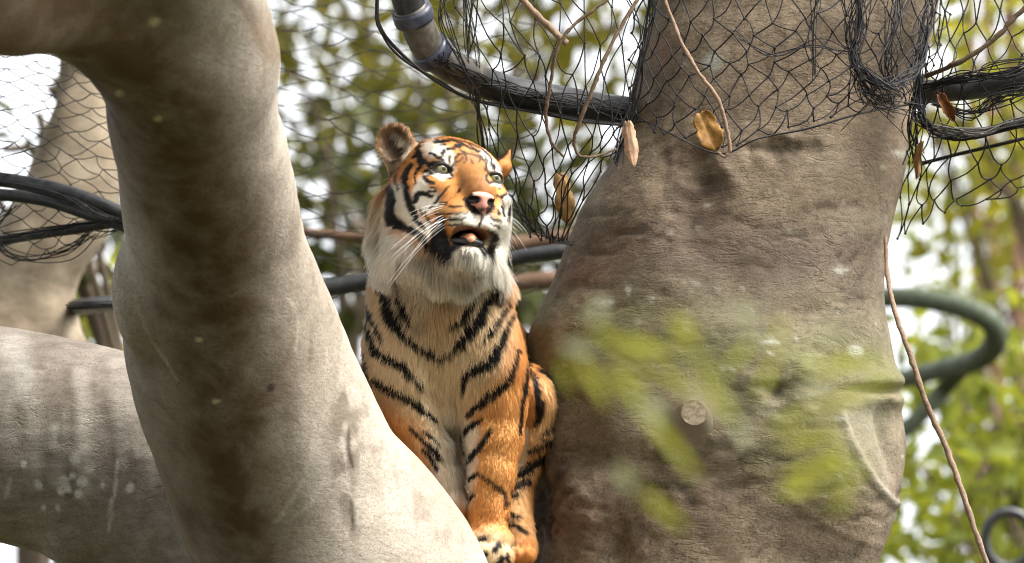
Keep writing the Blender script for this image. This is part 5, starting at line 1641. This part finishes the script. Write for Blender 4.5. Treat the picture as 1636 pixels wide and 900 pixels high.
# ------------------------------------------------------------------ background trees and the leafy spray in front
def bg_treeful(label, px, py, D, rx, rz, count, size, mat, seed, clump=0.5, ry=1.6, name="leafy_tree", barkm=None, cl_n=60, fill=0.35):
    """tree whose crown is centred on a photo position at distance D; radii in metres"""
    r = np.random.default_rng(seed)
    c = P(px, py, D)
    base = np.array([c[0] + r.uniform(-.6, .6), c[1] + r.uniform(0, .8), 0.0])
    t = thing(name, label, "tree", base, "trees in the background")
    # clump centres inside the ellipsoid
    q = r.normal(0, 1, (cl_n, 3)); q /= np.linalg.norm(q, axis=1)[:, None]
    q *= (r.random(cl_n) ** (1 / 2.4))[:, None]
    cc = c + q * np.array([rx, ry, rz])
    k = r.integers(0, cl_n, count)
    pos = cc[k] + r.normal(0, clump, (count, 3)) * np.array([1, 1, 0.8])
    m_ = r.random(count) < fill
    u = r.normal(0, 1, (count, 3)); u /= np.linalg.norm(u, axis=1)[:, None]
    pos[m_] = (c + u * (r.random(count) ** (1 / 3))[:, None] * np.array([rx, ry, rz]) * 1.05)[m_]
    leaves_mesh("crown", pos, size, mat, t, seed + 5, tone=np.clip(0.5 + 0.25 * r.normal(0, 1, cl_n)[k], 0, 1))
    tb = Tubes()
    rb = 0.06 + 0.01 * rx
    pth = catmull(np.array([base, base * [1, 1, 0] + [0.1, 0, c[2] * 0.4], base * [1, 1, 0] + [-0.1, 0, c[2] * 0.75], [c[0], c[1], c[2] + rz * 0.7]]), 5)
    tb.add(pth, np.linspace(rb * 1.3, rb * 0.25, len(pth)), 10, attr=np.zeros((len(pth), 4)))
    for j in range(min(14, cl_n)):
        e = cc[j]
        k0 = int(len(pth) * r.uniform(0.45, 0.85))
        mid = (pth[k0] + e) / 2 + [0, 0, 0.25]
        pp_ = catmull(np.array([pth[k0], mid, e]), 4)
        tb.add(pp_, np.linspace(rb * 0.35, 0.015, len(pp_)), 6, attr=np.zeros((len(pp_), 4)))
    tb.build("trunk", barkm or bark_bg, t, "tint")
    return t

bark_bg = bark("dull_bark", (0.16, 0.125, 0.09), (0.10, 0.075, 0.05), (0.04, 0.03, 0.02), (6, 6, 12), (0, 0, 0), 0.5)
olive = leafmat("olive_leaf", (0.045, 0.046, 0.009), (0.155, 0.142, 0.024), 0.42, 0.6)
deep = leafmat("deep_leaf", (0.020, 0.024, 0.007), (0.055, 0.060, 0.016), 0.25)
lime = leafmat("lime_leaf", (0.08, 0.12, 0.018), (0.24, 0.26, 0.045), 0.5)
gold = leafmat("gold_leaf", (0.13, 0.15, 0.02), (0.32, 0.30, 0.05), 0.55)

bg_treeful("dark olive leafy tree behind the tiger's head", 560, 150, 34, 1.6, 1.5, 1000, 0.175, olive, 201, 0.28)
bg_treeful("dark leafy tree at the top centre above the curved pipe", 850, 40, 36, 1.5, 1.2, 560, 0.22, olive, 202, 0.35)
bg_treeful("deep green tree low behind the pale forked trunk and tiger", 520, 420, 30, 1.3, 0.8, 430, 0.19, deep, 203, 0.3)
bg_treeful("shadowy green tree low between the tiger and the broad trunk", 860, 480, 32, 0.8, 0.6, 420, 0.18, deep, 204, 0.3)
bg_treeful("bright yellow green tree filling the lower right corner", 1570, 760, 28, 1.0, 0.9, 1150, 0.15, lime, 205, 0.25)
bg_treeful("golden green sunlit tree at the top right corner", 1610, 120, 33, 1.2, 1.1, 1000, 0.17, gold, 206, 0.3)
bg_treeful("pale green thin tree at mid height near the right edge", 1590, 420, 44, 1.6, 1.2, 700, 0.16, lime, 207, 0.35)
bg_treeful("sparse green tree glimpsed through the left net", 60, 330, 21, 0.5, 0.5, 60, 0.13, deep, 208, 0.12, 0.5, cl_n=12, fill=0.2)
bg_treeful("faint green tree low behind the level limb at the left", 150, 500, 26, 0.5, 0.35, 130, 0.14, lime, 209, 0.15, 0.6, cl_n=14)
bg_treeful("olive tree behind the pale forked trunk", 270, 260, 35, 0.4, 1.4, 350, 0.19, olive, 221, 0.12)
bg_treeful("olive tree behind the broad trunk's upper half", 1215, 180, 37, 0.6, 1.4, 450, 0.19, olive, 222, 0.12)
bg_treeful("lime green tree behind the broad trunk's lower half", 1190, 640, 33, 0.7, 1.1, 500, 0.17, lime, 223, 0.12)
bg_treeful("lime green tree beyond the right edge of the view", 2180, 420, 31, 1.2, 1.8, 1300, 0.17, lime, 224, 0.3)
bg_treeful("olive tree far beyond the right edge of the view", 2750, 350, 34, 1.5, 1.8, 1200, 0.18, olive, 225, 0.3)
bg_treeful("deep green tree beyond the left edge of the view", -620, 420, 32, 1.1, 1.6, 900, 0.18, deep, 226, 0.3)
bg_treeful("deep green tree low behind the level limb", 330, 800, 33, 0.4, 0.8, 300, 0.18, deep, 227, 0.12)
for k, (px_, D_, r_) in enumerate([(1572, 40, 0.045), (1608, 42, 0.06), (1545, 46, 0.05)]):
    a_ = P(px_ + 10, 900, D_); b_ = P(px_, -200, D_)
    a_ = np.array([a_[0], a_[1], 0.0])
    pts_ = catmull(np.array([a_, (a_ + b_) / 2 + [0.06, 0, 0], b_]), 8)
    tag(Tubes().add(pts_, np.linspace(r_ * 1.4, r_, len(pts_)), 8, attr=np.zeros((len(pts_), 4))).build("bare_stem",
        bark("reddish_bark" + str(k), (0.22, 0.12, 0.08), (0.16, 0.085, 0.055), (0.07, 0.04, 0.03), (6, 6, 12), (0, 0, 0), 0.4), None, "tint"),
        ["thin reddish bare tree stem, left of a blurred pair by the right edge", "thin reddish bare tree stem nearest the right edge", "faint slender tree stem just right of the broad trunk"][k], "tree", "bare stems in the background")

# unseen trees added behind the camera to cut the light
def shade_tree(label, x, y, z, rx, ry, rz, count, seed):
    t = thing("leafy_tree", label, "tree", (x, y, 0), "added shade trees behind the viewpoint")
    r = np.random.default_rng(seed)
    u = r.normal(0, 1, (count, 3)); u /= np.linalg.norm(u, axis=1)[:, None]
    pos = np.array([x, y, z]) + u * (r.random(count) ** 0.4)[:, None] * np.array([rx, ry, rz])
    leaves_mesh("crown", pos, 0.36, deep, t, seed)
    pth = np.array([[x, y, 0], [x + .1, y, z * .5], [x, y, z], [x, y, z + rz * .6]])
    tb = Tubes(); tb.add(pth, [0.3, 0.24, 0.18, 0.05], 10, attr=np.zeros((4, 4))); tb.build("trunk", bark_bg, t, "tint")
shade_tree("unseen tall tree added for shade behind the viewpoint on the left side", -7, -4, 4.5, 4.5, 3.5, 4.5, 3000, 411)
shade_tree("unseen tall tree added for shade straight behind the viewpoint", 0, -8, 5, 5, 3, 5, 3000, 412)
shade_tree("unseen tall tree added for shade behind the viewpoint on the right side", 8, -7, 4.5, 4, 3.5, 4.5, 2400, 413)

# ------------------------------------------------------------------ leafy shrub close to the camera, far out of focus
near_leaf = leafmat("young_leaf", (0.26, 0.30, 0.035), (0.44, 0.45, 0.07), 0.5)
pale_leaf = leafmat("silver_leaf", (0.40, 0.42, 0.26), (0.50, 0.52, 0.36), 0.3)
DN = 5.4
sh_base = P(1190, 900, DN); sh_base = np.array([sh_base[0], sh_base[1], 0.0])
shrub = thing("leafy_shrub", "blurred yellow green leafy spray close to the camera before the broad trunk", "shrub", sh_base)
stems = [[(1190, 1400), (1180, 1000), (1130, 800), (1090, 660), (1040, 590), (950, 560)], [(1190, 1400), (1230, 1000), (1290, 800), (1310, 700), (1340, 620)], [(1180, 1000), (1160, 760), (1130, 640), (1100, 540)]]
stm = Tubes()
for k, s_ in enumerate(stems):
    rows = [V(a_, b_, DN) for a_, b_ in s_]
    w_ = to_world(np.array(rows))
    if k < 2:
        w_ = np.vstack([sh_base + [0.02 * k, 0, 0], w_])
    c_ = catmull(w_, 6)
    stm.add(c_, np.linspace(0.006 if k < 2 else 0.004, 0.0015, len(c_)), 6, attr=np.zeros((len(c_), 4)))
stm.build("stem", twig_mat, shrub, "tint")
LV = [(925, 557, 70, 22, 14, 1), (985, 548, 95, 24, 32, 0), (1040, 556, 95, 28, 18, 0), (1095, 532, 78, 34, 60, 0), (1020, 590, 90, 20, 60, 0), (1150, 640, 130, 24, 52, 0), (1188, 692, 62, 18, 60, 1), (1048, 655, 64, 24, 35, 1),
      (1000, 618, 110, 24, 55, 0), (1065, 700, 120, 22, 48, 0), (1100, 745, 110, 20, 50, 0), (1298, 622, 40, 28, 60, 1), (1335, 585, 110, 22, 165, 0), (1345, 640, 120, 30, 160, 0), (1300, 700, 120, 26, 170, 0), (1310, 745, 130, 34, 160, 0), (1280, 780, 90, 24, 172, 0), (950, 610, 100, 20, 62, 0),
      (1190, 505, 56, 24, 50, 1), (1000, 765, 50, 32, 60, 1), (1375, 575, 90, 18, 12, 0), (1060, 815, 110, 24, 42, 0), (1345, 800, 60, 20, 120, 0), (1330, 530, 70, 18, 170, 1), (955, 500, 54, 26, 100, 1), (1225, 600, 90, 18, 118, 0), (1390, 680, 80, 16, 110, 1),
      (1180, 570, 70, 16, 130, 0), (1260, 670, 90, 18, 150, 0), (1130, 590, 80, 18, 40, 0), (1080, 610, 90, 18, 35, 0), (905, 600, 60, 16, 70, 0), (1245, 530, 60, 16, 100, 0), (1400, 620, 70, 16, 160, 0), (1360, 760, 90, 20, 150, 0)]
for k, (cx, cy, Lp, Wp, an, ty) in enumerate(LV):
    r = np.random.default_rng(300 + k)
    dd = DN + r.uniform(-0.25, 0.25)
    kk = dd / FPX
    ca, sa_ = math.cos(math.radians(an)), math.sin(math.radians(an))
    vv, ff = [], []
    tilt = r.uniform(-0.5, 0.5)
    for i, (t_, wd_) in enumerate([(-.5, .06), (-.3, .75), (-.05, 1), (.2, .8), (.38, .4), (.5, .03)]):
        for j in (-1, 0, 1):
            lx, lw = t_ * Lp * 0.95, j * wd_ * Wp * 0.35
            vv.append(V(cx, cy, dd) + np.array([lx * ca - lw * sa_, lx * tilt + abs(j) * wd_ * Wp * -0.12 + 10 * t_ * t_, -(lx * sa_ + lw * ca)]) * kk)
    for i in range(5):
        for j in range(2):
            ff.append((i * 3 + j, i * 3 + j + 1, i * 3 + j + 4, i * 3 + j + 3))
    new_mesh("leaf", to_world(np.array(vv)), np.array(ff), pale_leaf if ty else near_leaf, shrub, attrs={"tone": np.full(len(vv), r.random())})
